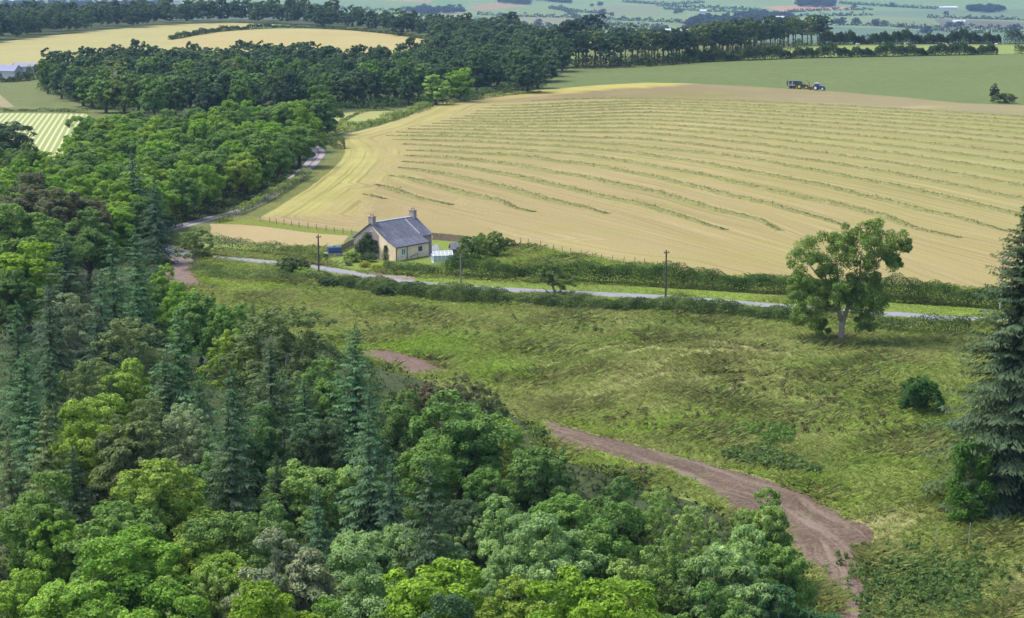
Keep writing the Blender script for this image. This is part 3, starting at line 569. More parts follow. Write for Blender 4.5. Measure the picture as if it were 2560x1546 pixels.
def scatter(base, seed, crown, Hr, mix, nrows, place, group, sx=.6, sy=.2, kmap=None, ymin=None):
    "trees standing on a wood's ground, closer together the farther off they look"
    g = np.random.default_rng(seed); B = np.array(base, float); lo, hi = B.min(0), B.max(0); acc = []; out = []
    for _ in range(6000):
        x, y = g.uniform(lo, hi); s = .01976 * (y + 119) * crown
        if not inpoly(np.array([[x, y]]), B)[0]: continue
        if any(((x - a) / (s * sx)) ** 2 + ((y - b) / (s * sy)) ** 2 < 1 for a, b in acc): continue
        acc.append((x, y))
    for x, y in acc:
        r = g.random(); k, c = mix[int(r * len(mix))]; H = g.uniform(*Hr); w = crown * g.uniform(.85, 1.3) * (.8 if k == "spruce" else 1); p = hit(x, y)
        out.append(dict(p=p, w=w, H=H * (1.1 if k == "spruce" else 1), k=k, c=c, D=math.hypot(p.x, p.y), x=x, look=f"{TW[c]} {WORD[k]}", group=group, px=w * H / p.length ** 2))
    rows_of(out, max(nrows, math.ceil(len(out) / 39)), place); ALL.extend(out)
W1 = [(0, 640), (0, 470), (140, 470), (190, 420), (230, 385), (300, 372), (450, 362), (640, 348), (790, 338), (822, 332), (800, 355), (772, 390), (750, 420), (700, 462), (640, 495), (560, 526), (470, 556), (395, 572), (395, 640)]
scatter(W1, 11, 7.5, (9.5, 12.5), [("round", c) for c in ("bright", "green", "green", "bright", "mid", "yellow", "bright", "mid")] + [("wood", "mid"), ("wood", "green")], 5, "the wood by the lane", "trees of the wood beside the lane")
W2 = [(210, 268), (90, 225), (150, 200), (215, 190), (290, 178), (420, 172), (560, 172), (700, 170), (850, 172), (1000, 172), (1090, 160), (1200, 150), (1330, 150), (1420, 172), (1385, 200), (1340, 225), (1250, 238), (1150, 250), (1060, 262), (960, 272), (830, 276), (560, 300), (330, 300)]
scatter(W2, 12, 8.6, (12, 15.5), [("wood", c) for c in ("dark", "dark", "deep", "mid", "dark", "mid", "green", "dark", "olive")], 5, "the dark valley wood", "trees of the dark wood in the valley")
W3 = [(800, 72), (900, 78), (1000, 92), (1085, 106), (1110, 130), (1200, 148), (1330, 148), (1410, 165), (1395, 150), (1345, 125), (1250, 98), (1150, 84), (1000, 76), (850, 62)]
scatter(W3, 13, 9.5, (13, 17), [("wood", c) for c in ("dark", "mid", "dark", "olive", "green")], 4, "the ridge wood", "trees of the wood on the ridge")
W4 = [(-60, 114), (0, 106), (100, 92), (250, 77), (400, 64), (560, 58), (700, 60), (830, 68), (830, 52), (400, 44), (0, 60), (-60, 60)]
scatter(W4, 14, 11, (15, 20), [("wood", c) for c in ("deep", "dark", "deep", "dark", "olive")], 4, "the far gold field wood", "trees of the far wood", .5, .14)
for (x, y, w, k, c) in ((20, 286, 120, "round", "dark"), (55, 345, 90, "round", "mid"), (320, 340, 0, "", ""), ):
    if not k: continue
    p, wm, H = top_tree(x, y, w, k, c); ALL.append(dict(p=p, w=wm, H=H, k=k, c=c, D=p.length, x=x, look="", label=f"{TW[c]} round tree beside the striped field" + (", the taller one" if y < 300 else ", the lower one"), group="trees by the striped field", px=9))
for (x, yb, w, h, c, lab_) in ((1090, 262, 9, 11, "pale", "pale rounded tree at the front edge of the dark wood"), (1150, 255, 10, 14, "bright", "bright leafy tree above the lane end of the dark wood"), (1320, 232, 12, 15, "dark", "big dark tree at the corner of the green hill field"),
                              (800, 338, 10, 14, "mid", "big tree overhanging the lane bend"), (725, 372, 10, 14, "green", "tall green tree standing left of the lane bend"), (230, 272, 11, 13, "green", "broad green tree at the left foot of the dark wood"), (130, 205, 11, 15, "deep", "tall dark tree above the striped field"),
                              (1405, 178, 8, 11, "green", "green tree at the gap between dark wood and pine belt")):
    p = hit(x, yb); ALL.append(dict(p=p, w=w, H=h, k="wood" if yb < 300 else "round", c=c, D=p.length, x=x, label=lab_, group="trees at the wood edges", px=9))
PB = [(1435, 172), (1600, 166), (1720, 157), (1830, 147), (1920, 128), (1980, 117), (2070, 113), (2070, 108), (1960, 110), (1880, 118), (1780, 135), (1640, 152), (1435, 164)]
scatter(PB, 15, 5.6, (13, 16.5), [("pine", c) for c in ("dark", "deep", "dark", "olive")], 3, "the pine belt", "pines of the shelter belt", .5, .11)
big = sorted([q for q in ALL if KN[q["k"]] == "broadleaf_tree"], key=lambda q: -q["px"]); rest = {id(q) for q in big[300:]}; massV, massF, massR, off = [], [], [], 0
for q in ALL:
    if id(q) in rest:
        cm, _t, W0, H0 = PROTO["wood"][RT.randrange(4)]; n = len(cm.vertices); v = np.empty(n * 3, np.float32); cm.vertices.foreach_get("co", v); v = v.reshape(-1, 3)
        r = np.empty(n, np.float32); cm.attributes["rnd"].data.foreach_get("value", r)
        a = RT.uniform(0, 6.3); ca, sa = math.cos(a), math.sin(a); s = q["w"] / W0
        massV.append(np.c_[(v[:, 0] * ca - v[:, 1] * sa) * s, (v[:, 0] * sa + v[:, 1] * ca) * s, v[:, 2] * q["H"] / H0] + np.array(q["p"])); massF.append(np.arange(n).reshape(-1, 4) + off); massR.append(np.clip(r + RT.uniform(-.3, .2), 0, 1)); off += n
    else: grow(KN[q["k"]], q["k"], q["p"], q["w"], q["H"], vary(TINT[q["c"]]), q["label"], "tree", q["group"])
if massV: kind(ob("woodland", mesh("woodland", np.concatenate(massV), np.concatenate(massF), LEAF, np.concatenate(massR)), None, vary(TINT["dark"])), "stuff")
print("TREES", len(ALL), {k: sum(KN[q["k"]] == k for q in ALL) for k in set(KN.values())}, "massed", len(rest))

# undergrowth on the wood floors
def ground_leaves(name, poly_px, n, seed, zr, ls, rr, tint, nper=26):
    g = np.random.default_rng(seed); P = np.array(poly_px, float); lo, hi = P.min(0), P.max(0); c = []
    while len(c) < n:
        q = g.uniform(lo, hi)
        if inpoly(q[None], P)[0]: c.append(hit(q[0], q[1]) + Vector((0, 0, g.uniform(*zr))))
    c = np.array([v[:] for v in c]); vf = leafcloud(g, c, g.uniform(*rr, n), nper, ls, up=.8)
    return kind(ob(name, mesh(name, vf[0], vf[1], LEAF, vf[2]), None, tint), "stuff")
ground_leaves("undergrowth", [(-20, 640), (380, 640), (440, 720), (600, 800), (960, 935), (1240, 1030), (1340, 1085), (1390, 1150), (1560, 1195), (1740, 1262), (1900, 1360), (2000, 1450), (2060, 1640), (1900, 1750), (-20, 1750)], 2600, 3, (0, 1.3), .28, (.6, 1.5), (.045, .08, .028))
ground_leaves("undergrowth", [(395, 618), (395, 585), (560, 530), (700, 464), (752, 420), (775, 385), (760, 360), (700, 400), (560, 480), (380, 560)], 260, 4, (0, 1.4), .3, (.8, 1.6), (.04, .075, .03))

ground_leaves("undergrowth", [(95, 226), (230, 268), (330, 285), (330, 262), (230, 245), (110, 205)], 150, 5, (0, 1.8), .5, (1.2, 2.4), (.07, .12, .045))
ground_leaves("undergrowth", [(830, 277), (960, 273), (1060, 263), (1150, 251), (1250, 239), (1340, 226), (1380, 205), (1350, 210), (1240, 228), (1060, 252), (830, 266)], 260, 6, (0, 1.8), .5, (1.2, 2.4), (.06, .11, .04))
ground_leaves("undergrowth", [(1432, 175), (1600, 169), (1720, 160), (1850, 149), (1935, 130), (2060, 115), (2060, 111), (1900, 128), (1700, 152), (1432, 166)], 380, 7, (0, 3.6), .6, (1.4, 3.0), (.055, .09, .035))

# hedges: one mesh each, leaf faces over a lumpy rounded bank of twigs
def hedge(line, wid, h, tint, label, seed, ls=.22, dens=16, lump=.25, name="hedge", cat="hedge", group=None, gaps=0.):
    ls *= .68; dens *= 1.9; g = np.random.default_rng(seed); P = resample(pline(line), .5); P = np.array([p[:] for p in P]); L = len(P) * .5; T = np.gradient(P, axis=0); T /= np.linalg.norm(T, axis=1)[:, None]
    per = wid * .8 + 2 * h; n = int(L * per * dens); u = g.uniform(0, len(P) - 1.01, n); i = u.astype(int); fr = (u - i)[:, None]; c = P[i] * (1 - fr) + P[i + 1] * fr; t = T[i]; nn = np.c_[-t[:, 1], t[:, 0]]
    s = u * .5; ph = g.uniform(0, 9, 4); lm = 1 + lump * (np.sin(s / 1.1 + ph[0]) * .4 + np.sin(s / 2.7 + ph[1]) * .5 + np.sin(s / 6.3 + ph[2]) * .6)
    a = g.uniform(-.12, math.pi + .12, n); cx = np.cos(a); sz = np.sin(a); e = .55
    X = np.sign(cx) * np.abs(cx) ** e * wid / 2 * (1 + .5 * (lm - 1)); Zz = np.clip(np.sign(sz) * np.abs(sz) ** e, 0, 1) * h * lm
    inn = (1 - .3 * g.random(n) ** 2) * (1 + .07 * np.sin(s * 2.3 + a * 3 + ph[3])); X *= inn; Zz = Zz * inn + .05
    p = np.c_[c + nn * X[:, None], zt(c[:, 0], c[:, 1]) + Zz]; d = np.c_[nn * cx[:, None], sz]; d = d + .6 * g.normal(size=(n, 3)) + np.array([0, 0, .25]); d /= np.linalg.norm(d, axis=1)[:, None]
    tt = g.normal(size=(n, 3)); tt -= d * (tt * d).sum(1)[:, None]; tt /= np.linalg.norm(tt, axis=1)[:, None]; b = np.cross(d, tt); sc = (ls * g.uniform(.6, 1.5, n))[:, None]
    if gaps:
        keep = np.sin(s / 3.1 + ph[1]) + .6 * np.sin(s / 1.3 + ph[2]) > -1.6 + 1.6 * gaps; p, tt, b, sc, s = p[keep], tt[keep], b[keep], sc[keep], s[keep]; n = len(p)
    V = np.stack([p - tt * sc * .7, p + b * sc * .45, p + tt * sc * .7, p - b * sc * .45], 1).reshape(-1, 3)
    r = np.clip(.5 + .2 * np.sin(s / 1.9 + ph[3]) + .15 * np.sin(s / .7) + .5 * (g.random(n) - .5), 0, 1)
    return tag(ob(name, mesh(name, V, np.arange(n * 4).reshape(-1, 4), LEAF, np.repeat(r, 4)), None, tuple(1.6 * c for c in tint)), label, cat, group)
hedge([(1120, 690), (1210, 697), (1300, 700), (1500, 708), (1700, 719), (1850, 729), (2000, 738), (2200, 751), (2440, 768), (2700, 786)], 2.4, 2.9, (.038, .074, .018), "long thick dark green hedge running between the road verge and the hay field", 1, .2, 48)
hedge([(800, 706), (900, 722), (1000, 738), (1150, 752), (1300, 762), (1450, 772), (1600, 778), (1800, 792), (1930, 800), (2020, 806)], 3.0, 1.9, (.06, .095, .03), "low ragged hedge on the meadow side of the road below the cottage", 2, .2, 70, .28)
hedge([(2195, 826), (2300, 834), (2420, 842)], 2.4, 2.2, (.04, .07, .026), "short dark hedge between the lone tree and the big spruce", 3, .2, 26)
hedge([(500, 690), (560, 694), (640, 700), (700, 706), (790, 704)], 3.4, 1.8, (.085, .125, .045), "grassy overgrown hedge between the junction and the dark bush", 4, .17, 26, .5)
hedge([(535, 618), (600, 628), (700, 640), (815, 655)], 1.6, 1.9, (.065, .10, .032), "clipped hedge along the road in front of the tan paddock", 5, .2, 24)
hedge([(412, 602), (470, 620), (500, 626)], 1.8, 1.9, (.05, .085, .03), "dark hedge by the road junction left of the roadside tree", 6, .2, 24)
hedge([(592, 538), (640, 515), (700, 483), (745, 455), (770, 440)], 1.9, 1.7, (.115, .16, .045), "pale green hedge along the lane below the bend", 7, .22, 22)
hedge([(540, 558), (575, 550)], 1.5, 1.2, (.07, .10, .035), "short hedge stub at the foot of the lane", 8, .2, 22)
hedge([(800, 347), (818, 358), (842, 366), (850, 374)], 2.6, 2.2, (.06, .09, .035), "dark bramble hedge at the lane bend", 9, .28, 16)
hedge([(820, 338), (880, 325), (950, 308), (1010, 290), (1075, 266)], 3.2, 1.6, (.11, .15, .045), "low grassy hedge between hay field and valley field", 10, .32, 12, .5)
hedge([(1110, 262), (1180, 250), (1260, 240), (1350, 231)], 2.0, .9, (.13, .16, .05), "thin rough hedge where the hay field meets the dark wood", 11, .35, 9, .6)
hedge([(1715, 157), (1850, 152), (2000, 146), (2200, 142), (2400, 138), (2490, 136)], 3.6, 4.6, (.040, .065, .02), "long bushy hedge across the hill between pasture and upper strip", 12, .55, 13, .4)
hedge([(2540, 135), (2640, 134)], 3.4, 4.6, (.04, .065, .02), "hedge bush beyond the gap at the right end of the hill hedge", 13, .5, 7, .3)
hedge([(2050, 112), (2200, 111), (2350, 110), (2500, 110)], 4.4, 5.6, (.036, .056, .022), "dark far hedge behind the upper grass strip", 14, .7, 11, .4)
hedge([(2512, 110), (2660, 110)], 4.2, 5.8, (.034, .055, .022), "dark far hedge beyond the gap in the strip's back hedge", 15, .6, 6, .4)
hedge([(425, 100), (480, 90), (530, 82), (590, 76), (690, 70)], 2.6, 2.6, (.05, .075, .03), "dark hedge dividing the gold field from the tan field", 16, .6, 7, .4)
hedge([(690, 70), (760, 71), (860, 75), (960, 84), (1060, 98), (1085, 106)], 2.4, 1.6, (.06, .08, .035), "low hedge along the back of the tan field", 17, .6, 7, .4)
hedge([(0, 279), (70, 279), (140, 280), (215, 282)], 2.4, 1.1, (.08, .115, .045), "low hedge along the top of the striped field", 18, .35, 9, .6)
hedge([(985, 680), (1030, 686), (1082, 690), (1095, 688)], 2.0, 1.6, (.045, .085, .028), "clipped garden hedge in front of the cottage", 19, .18, 30, .2)
hedge([(1095, 686), (1140, 690)], 2.6, 1.7, (.08, .13, .035), "pale leafy hedge between the garden and the road", 20, .18, 28, .4)
hedge([(800, 346), (900, 283), (1000, 279)], 1.5, .5, (.09, .12, .04), "faint hedge line at the back of the valley field", 21, .35, 8, .5)

# ------------------------------------------------------------------ cut hay lying in rows
HAYROW = ground("cut grass", (.29, .28, .11), (.3, 1.2, 4.), .8, .3, 0.)
def windrow(k, seed):
    g = np.random.default_rng(seed); P = resample(pline(ROWS[k]), .8); P = np.array([p[:] for p in P]); n = len(P); T = np.gradient(P, axis=0); T /= np.linalg.norm(T, axis=1)[:, None]; nn = np.c_[-T[:, 1], T[:, 0]]
    fade = np.clip(np.minimum(np.arange(n) / 14., (n - 1 - np.arange(n)) / 34.), .06, 1) if k < 9 else np.clip(np.arange(n) / 14., .15, 1)
    P = P + nn * (.25 * np.sin(np.arange(n) * .21 + seed))[:, None]; w = (1.35 + .2 * g.normal(size=n)).clip(.6) * (.55 + .45 * fade); h = (.40 + .10 * np.sin(np.arange(n) * .9 + 3 * np.sin(np.arange(n) * .17 + seed)) + .04 * g.normal(size=n)).clip(.12) * fade
    prof = [(-1, -.03), (-.6, .6), (-.1, 1.), (.5, .75), (1, -.03)]; V = np.concatenate([np.c_[P + nn * (w * a)[:, None], zt(P[:, 0], P[:, 1]) + h * b + .02] for a, b in prof]); m = 5
    i = np.arange(n - 1); Fq = np.concatenate([np.c_[j * n + i, j * n + i + 1, (j + 1) * n + i + 1, (j + 1) * n + i] for j in range(m - 1)])
    cnt = int(n * 6); q = g.integers(0, n, cnt); c = np.c_[P[q] + nn[q] * (g.normal(size=cnt) * w[q] * .42)[:, None] + T[q] * g.uniform(-.4, .4, cnt)[:, None], np.zeros(cnt)]; c[:, 2] = zt(c[:, 0], c[:, 1]) + .06 + h[q] * g.uniform(.25, 1.1, cnt)
    vf = leafcloud(g, c, np.full(cnt, .05), 4, .15, up=2.2, elong=1.8); base = np.array((.205, .215, .07)); col = np.concatenate([np.tile(base, (len(V), 1)), base * (.6 + .8 * vf[2])[:, None]])
    o = ob("windrow", mesh("windrow", np.concatenate([V, vf[0]]), [Fq, vf[1] + len(V)], HAYROW, col=col)); return o
for k in range(len(ROWS)):
    tag(windrow(k, 200 + k), f"long row of cut hay on the stubble, {ORD[k]} up the slope from the cottage" if k > 1 else ("shortest faint row of cut hay, directly above the cottage" if k == 0 else "short broken row of cut hay, second above the cottage"), "hay row", "rows of cut hay on the field")

# ------------------------------------------------------------------ cottage
def stonemat(name, c1, c2, c3, sc=2.2):
    m, t, b, o = newmat(name); co = coords(t); v = N(t, "ShaderNodeTexVoronoi"); v.inputs["Scale"].default_value = sc; t.links.new(co, v.inputs[0])
    e = N(t, "ShaderNodeTexVoronoi", feature='DISTANCE_TO_EDGE'); e.inputs["Scale"].default_value = sc; t.links.new(co, e.inputs[0])
    c = mixc(t, v.outputs["Color"], c1, c2); n = noise(t, co, .9, 4); c = mixc(t, remap(t, n, .45, .6, 0, .6), c, c3); c = mixc(t, remap(t, e.outputs[0], .02, .06, 1, 0), c, tuple(x * 1.25 for x in c1)); t.links.new(c, b.inputs["Base Color"])
    b.inputs["Roughness"].default_value = .9; bump(t, b, e.outputs[0], .5, .05); return m
STONE = stonemat("rubble stone", (.30, .26, .24), (.22, .19, .18), (.36, .31, .27)); CREAM = plain("cream render", (.86, .68, .46), .85, .13, .8); WHITE = plain("white paint", (.75, .75, .73), .5, .06)
def slatemat(name, base, hi):
    m, t, b, o = newmat(name); co = coords(t); br = N(t, "ShaderNodeTexBrick"); br.inputs["Scale"].default_value = 1.; br.inputs["Brick Width"].default_value = .42; br.inputs["Row Height"].default_value = .2; br.inputs["Mortar Size"].default_value = .012
    br.inputs["Color1"].default_value = (*base, 1); br.inputs["Color2"].default_value = (*[x * 1.45 for x in base], 1); br.inputs["Mortar"].default_value = (*[x * .5 for x in base], 1); t.links.new(co, br.inputs[0])
    mp = N(t, "ShaderNodeMapping"); mp.inputs["Scale"].default_value = (1.6, .35, .35); t.links.new(co, mp.inputs[0]); n = noise(t, mp.outputs[0], 1.1, 5, .65); c = mixc(t, remap(t, n, .5, .68, 0, .75), br.outputs[0], hi); t.links.new(c, b.inputs["Base Color"]); b.inputs["Roughness"].default_value = .6; return m
SLATE = slatemat("slate", (.085, .088, .115), (.20, .20, .25)); GLASS = plain("dark window", (.05, .07, .10), .1, .2); BLUEGL = plain("blue window", (.10, .22, .34), .1, .2); BLACK = plain("black metal", (.03, .03, .035), .5, .2); TIMBER = plain("grey timber", (.20, .17, .14), .9, .3, 2.)
MOSSY = plain("weathered boards", (.22, .17, .12), .9, .3, 1.5); PALE = plain("pale ridge tile", (.55, .55, .57), .7, .1)
cot = thing("cottage", "cream and stone cottage with slate roof and two chimneys beside the road", "house", (-19.3, 322.2, float(zt(-19.3, 322.2))), .90)
cL, Le, we, wm, he, hm, hr = 11.16, 8.33, 1.75, 3.87, 2.31, 3.13, 5.81; vr, vb = we + wm, we + 2 * wm
m = MB(); m.prism([(we + .01, -.4), (vb, -.4), (vb, hm), (vr, hr), (we + .01, hm)], 'x', 0, cL); m.build("wall", STONE, cot)
m = MB(); m.prism([(0, -.4), (we, -.4), (we, hm), (0, he)], 'x', -.04, Le); m.prism([(we, -.4), (we + 1.9, -.4), (we + 1.9, hm + 1.22), (we, hm)], 'x', -.05, 0.0); m.prism([(we + 1.9, hm + .8), (we + 1.9, hm + 1.22), (vr - .5, hr - .42), (vr - .5, hr - .6)], 'x', -.05, 0.)
ex = m.build("wall", CREAM, cot); ex["label"] = "cream rendered lower wall"
tk = .13
rf = MB(); rf.prism([(vr, hr + .06), (we, hm + .06), (-.28, he - .07), (-.28, he - .07 + tk), (we, hm + .06 + tk), (vr, hr + .06 + tk)], 'x', -.14, Le + .05)
rf.prism([(vr, hr + .06), (we - .22, hm - .09), (we - .22, hm - .09 + tk), (vr, hr + .06 + tk)], 'x', Le + .052, cL + .14)
rf.prism([(vr + .003, hr + .06), (vb + .25, hm - .11), (vb + .25, hm - .11 + tk), (vr + .003, hr + .06 + tk)], 'x', -.14, cL + .14); roof = rf.build("roof", SLATE, cot)
m = MB(); m.prism([(vr - .16, hr + .10 + tk - .05), (vr + .16, hr + .10 + tk - .05), (vr, hr + .25 + tk - .05)], 'x', .9, cL - .9); m.build("ridge_cap", PALE, roof)
m = MB(); m.prism([(we + .3, hm + .32), (we + .3, hm + .46), (vr - .3, hr + .06), (vr - .3, hr - .02)], 'x', Le - .02, Le + .08); m.build("step_flashing", PALE, roof)
for u0 in (.0, cL - .8):
    m = MB(); m.box(u0, u0 + .78, vr - .5, vr + .5, hr - .5, hr + 1.15); ch = m.build("chimney", STONE, roof)
    m = MB(); m.box(u0 - .07, u0 + .85, vr - .57, vr + .57, hr + 1.153, hr + 1.3); m.build("chimney_cap", TIMBER, ch) if False else m.build("coping", STONE, ch)
    for dv in (-.25, .25):
        m = MB(); m.tube([(u0 + .39, vr + dv, hr + 1.303), (u0 + .39, vr + dv, hr + 1.62)], [.13, .1], 8); m.build("chimney_pot", plain("clay pot", (.30, .17, .11), .8), ch)
for (u0, u1, z0, z1, gl, sp) in ((1.35, 2.35, .85, 1.95, BLUEGL, True), (5.5, 6.75, .9, 1.95, GLASS, False)):
    m = MB(); b_ = .09
    m.box(u0, u1, -.045, .04, z0, z0 + b_); m.box(u0, u1, -.045, .04, z1 - b_, z1); m.box(u0, u0 + b_, -.045, .04, z0 + b_, z1 - b_); m.box(u1 - b_, u1, -.045, .04, z0 + b_, z1 - b_)
    if sp: m.box((u0 + u1) / 2 - .04, (u0 + u1) / 2 + .04, -.045, .04, z0 + b_, z1 - b_)
    w_ = m.build("window", WHITE, cot)
    for a_, c_ in (((u0 + b_, (u0 + u1) / 2 - .04), ((u0 + u1) / 2 + .04, u1 - b_)) if sp else ((u0 + b_, u1 - b_),)):
        m = MB(); m.box(a_, c_, -.02, .01, z0 + b_, z1 - b_); m.build("pane", gl, w_)
    m = MB(); m.box(u0 - .12, u1 + .12, -.14, -.002, z0 - .12, z0 - .003); m.build("sill", WHITE, w_)
m = MB(); m.tube([(-.1, -.33, he - .05), (Le + .02, -.33, he - .05)], .07, 6); m.build("gutter", BLACK, cot)
for u0 in (.08, 2.75):
    m = MB(); m.tube([(u0, -.3, he - .08), (u0, -.08, he - .3), (u0, -.08, -.2)], .055, 6); m.build("downpipe", BLACK, cot)
m = MB(); m.tube([(3.0, -.5, .35), (3.6, -.5, .55), (4.9, -.5, .75), (5.0, -.5, .0)], .05, 6); m.build("handrail", BLACK, cot)
m = MB(); m.box(-.05, -.005, vr - .35, vr + .1, 3.9, 4.6); w_ = m.build("window", WHITE, cot); m = MB(); m.box(-.065, -.052, vr - .28, vr + .03, 3.97, 4.53); m.build("pane", GLASS, w_)
def local(u, v, z=0): a = cot.rotation_euler.z; x = -19.3 + u * math.cos(a) - v * math.sin(a); y = 322.2 + u * math.sin(a) + v * math.cos(a); return Vector((x, y, float(zt(x, y)) + z))
# ivy and garden plants
def clumpy(name, cs, n, ls, tint, label, cat, seed, group=None, mat=LEAF):
    g = np.random.default_rng(seed); c = np.array([q[:3] for q in cs]); vf = leafcloud(g, c, [q[3] for q in cs], n, ls, up=.4, shell=.45)
    return tag(ob(name, mesh(name, vf[0], vf[1], mat, vf[2]), None, tuple(1.7 * x for x in tint)), label, cat, group)
g0 = np.random.default_rng(9); cs = []
for i in range(46):
    v = g0.uniform(3.8, 8.9); z = g0.uniform(.2, max(.6, 4.4 - abs(v - 5.9) * .95)); p = local(-.25 - g0.uniform(0, .5), v, z); cs.append((*p, g0.uniform(.35, .7)))
clumpy("ivy", cs, 90, .16, (.035, .06, .028), "dark ivy climbing the stone gable of the cottage", "ivy", 31)
def shrub(px, py, w, h, tint, label, group=None, cat="shrub", name="shrub"):
    return tag(grow(name, "shrub", hit(px, py), w, h, tuple(1.7 * c for c in tint)), label, cat, group)
p = local(-1.4, 1.0); clumpy("clipped_conifer", [(p.x + .0, p.y, p.z + z, .75 - abs(z - 1.1) * .28) for z in (.4, .8, 1.2, 1.7, 2.1, 2.5)], 260, .12, (.032, .065, .03), "clipped dark conifer at the left corner of the cream wall", "conifer", 32)
shrub(912, 668, 2.0, .9, (.20, .21, .035), "yellow green garden shrub at the road edge, left of its twin", "yellow shrubs by the road"); shrub(943, 676, 2.3, 1.0, (.20, .22, .03), "yellow green garden shrub at the road edge, right of its twin", "yellow shrubs by the road")
shrub(885, 655, 3.0, 1.7, (.10, .15, .035), "leafy garden shrub below the ivy covered gable"); shrub(868, 664, 1.6, 1.0, (.16, .19, .10), "pale flowering bush at the garden corner by the road"); shrub(922, 655, 2.4, 1.3, (.05, .08, .03), "dark shrub between ivy and yellow bushes"); shrub(972, 672, 2.2, 1.2, (.09, .13, .04), "rounded shrub below the clipped conifer")
shrub(1180, 652, 4.6, 4.2, (.075, .115, .035), "tall bush right of the garden shed", None); shrub(1225, 640, 5.2, 3.9, (.10, .145, .04), "wide pale bush beside the tall bush near the shed"); shrub(1268, 622, 2.6, 1.9, (.09, .12, .035), "low bush where the wire fence begins"); shrub(1150, 668, 2.6, 1.6, (.08, .12, .035), "bush in front of the garden shed")
shrub(728, 690, 5.2, 2.9, (.058, .09, .036), "big dark bush on the verge between road and meadow"); shrub(765, 700, 3.6, 1.9, (.11, .17, .035), "bright green bush next to the big dark roadside bush"); shrub(958, 742, 3.4, 1.7, (.04, .075, .03), "dark bramble bush in the hedge below the driveway"); shrub(815, 718, 3.0, 1.5, (.045, .08, .035), "small dark bush in the hedge below the left pole")
shrub(2290, 1030, 4.9, 4.0, (.032, .078, .020), "dark green round bush standing in the meadow left of the big spruce"); g0 = np.random.default_rng(19); bp_ = hit(2420, 1300); cs = []
for i in range(44): z = g0.uniform(.3, 7.2); w_ = 2.3 * (1 - (z / 7.8) ** 2.2) ** .5; a = g0.uniform(0, 6.3); q = w_ * g0.uniform(.35, .95); cs.append((bp_.x + q * math.cos(a), bp_.y + q * math.sin(a), bp_.z + z, g0.uniform(.55, .95)))
clumpy("shrub", cs, 190, .17, (.048, .105, .018), "tall bright leafy bush in front of the big spruce", "shrub", 33)
shrub(2472, 257, 3.0, 1.0, (.05, .08, .03), "unused") if False else None
shrub(2511, 258, 7.6, 3.4, (.05, .075, .03), "low spreading bush alone on the green hill field")
pt = hit(2484, 254); tag(grow("hawthorn_tree", "round", pt, 3.3, 6.4, tuple(1.6 * c for c in TINT["deep"]), v=1), "lone wind-bent thorn tree beside the low bush on the hill field", "tree")
# outbuildings
def gable_box(name, label, cat, loc, rz, lx, ly, hw, hrf, wall, roofm, group=None):
    o = thing(name, label, cat, loc, rz, group); m = MB(); m.prism([(-ly / 2, -.3), (ly / 2, -.3), (ly / 2, hw), (0, hrf), (-ly / 2, hw)], 'x', -lx / 2, lx / 2); m.build("wall", wall, o)
    s = (hrf - hw) / (ly / 2); e = .25; m = MB(); t_ = .12
    m.prism([(0, hrf + .03), (-ly / 2 - e, hw - s * e + .03), (-ly / 2 - e, hw - s * e + .03 + t_), (0, hrf + .03 + t_)], 'x', -lx / 2 - .15, lx / 2 + .15); m.prism([(.003, hrf + .03), (ly / 2 + e, hw - s * e + .03), (ly / 2 + e, hw - s * e + .03 + t_), (.003, hrf + .03 + t_)], 'x', -lx / 2 - .15, lx / 2 + .15); m.build("roof", roofm, o); return o
sh = gable_box("garden_shed", "small garden shed with dark grey felt roof behind the greenhouse", "shed", hit(1146, 640), .25, 2.6, 2.2, 1.35, 2.15, TIMBER, SLATE)
m = MB(); m.box(-.35, .35, -1.13, -1.102, .0, 1.2); m.build("door", MOSSY, sh)
gh = thing("greenhouse", "small white framed greenhouse in the garden before the shed", "greenhouse", hit(1106, 655), .22); m = MB(); lx, ly, hw, ht = 3.3, 1.9, 1.2, 1.85
for i in range(6):
    x = -lx / 2 + lx * i / 5; m.tube([(x, -ly / 2, 0), (x, -ly / 2, hw), (x, 0, ht), (x, ly / 2, hw), (x, ly / 2, 0)], .045, 5)
for (y, z) in ((-ly / 2, .05), (-ly / 2, hw), (0, ht), (ly / 2, hw), (ly / 2, .05), (-ly / 4, (hw + ht) / 2)): m.tube([(-lx / 2, y, z), (lx / 2, y, z)], .05, 5)
for x in (-lx / 2, lx / 2):
    for z in (.05, hw): m.tube([(x, -ly / 2, z), (x, ly / 2, z)], .045, 5)
m.build("frame", WHITE, gh)
gm, t_, b_, o_ = newmat("greenhouse glass"); b_.inputs["Base Color"].default_value = (.50, .56, .59, 1); b_.inputs["Roughness"].default_value = .12; b_.inputs["Alpha"].default_value = .7
m = MB(); m.box(-lx / 2, lx / 2, -ly / 2 + .01, -ly / 2 + .02, .05, hw); m.box(-lx / 2, lx / 2, ly / 2 - .02, ly / 2 - .01, .05, hw); m.prism([(-ly / 2, .05), (ly / 2, .05), (ly / 2, hw), (0, ht - .02), (-ly / 2, hw)], 'x', -lx / 2 + .005, -lx / 2 + .015); m.prism([(-ly / 2, .05), (ly / 2, .05), (ly / 2, hw), (0, ht - .02), (-ly / 2, hw)], 'x', lx / 2 - .015, lx / 2 - .005); m.build("wall_glazing", gm, gh)
m = MB(); m.prism([(-ly / 2, hw + .01), (0, ht + .01), (0, ht + .02), (-ly / 2, hw + .02)], 'x', -lx / 2, lx / 2); m.prism([(ly / 2, hw + .01), (0.003, ht + .01), (0.003, ht + .02), (ly / 2, hw + .02)], 'x', -lx / 2, lx / 2); m.build("roof_glazing", gm, gh)
BLUEP = plain("blue plastic", (.035, .075, .17), .45, .15)
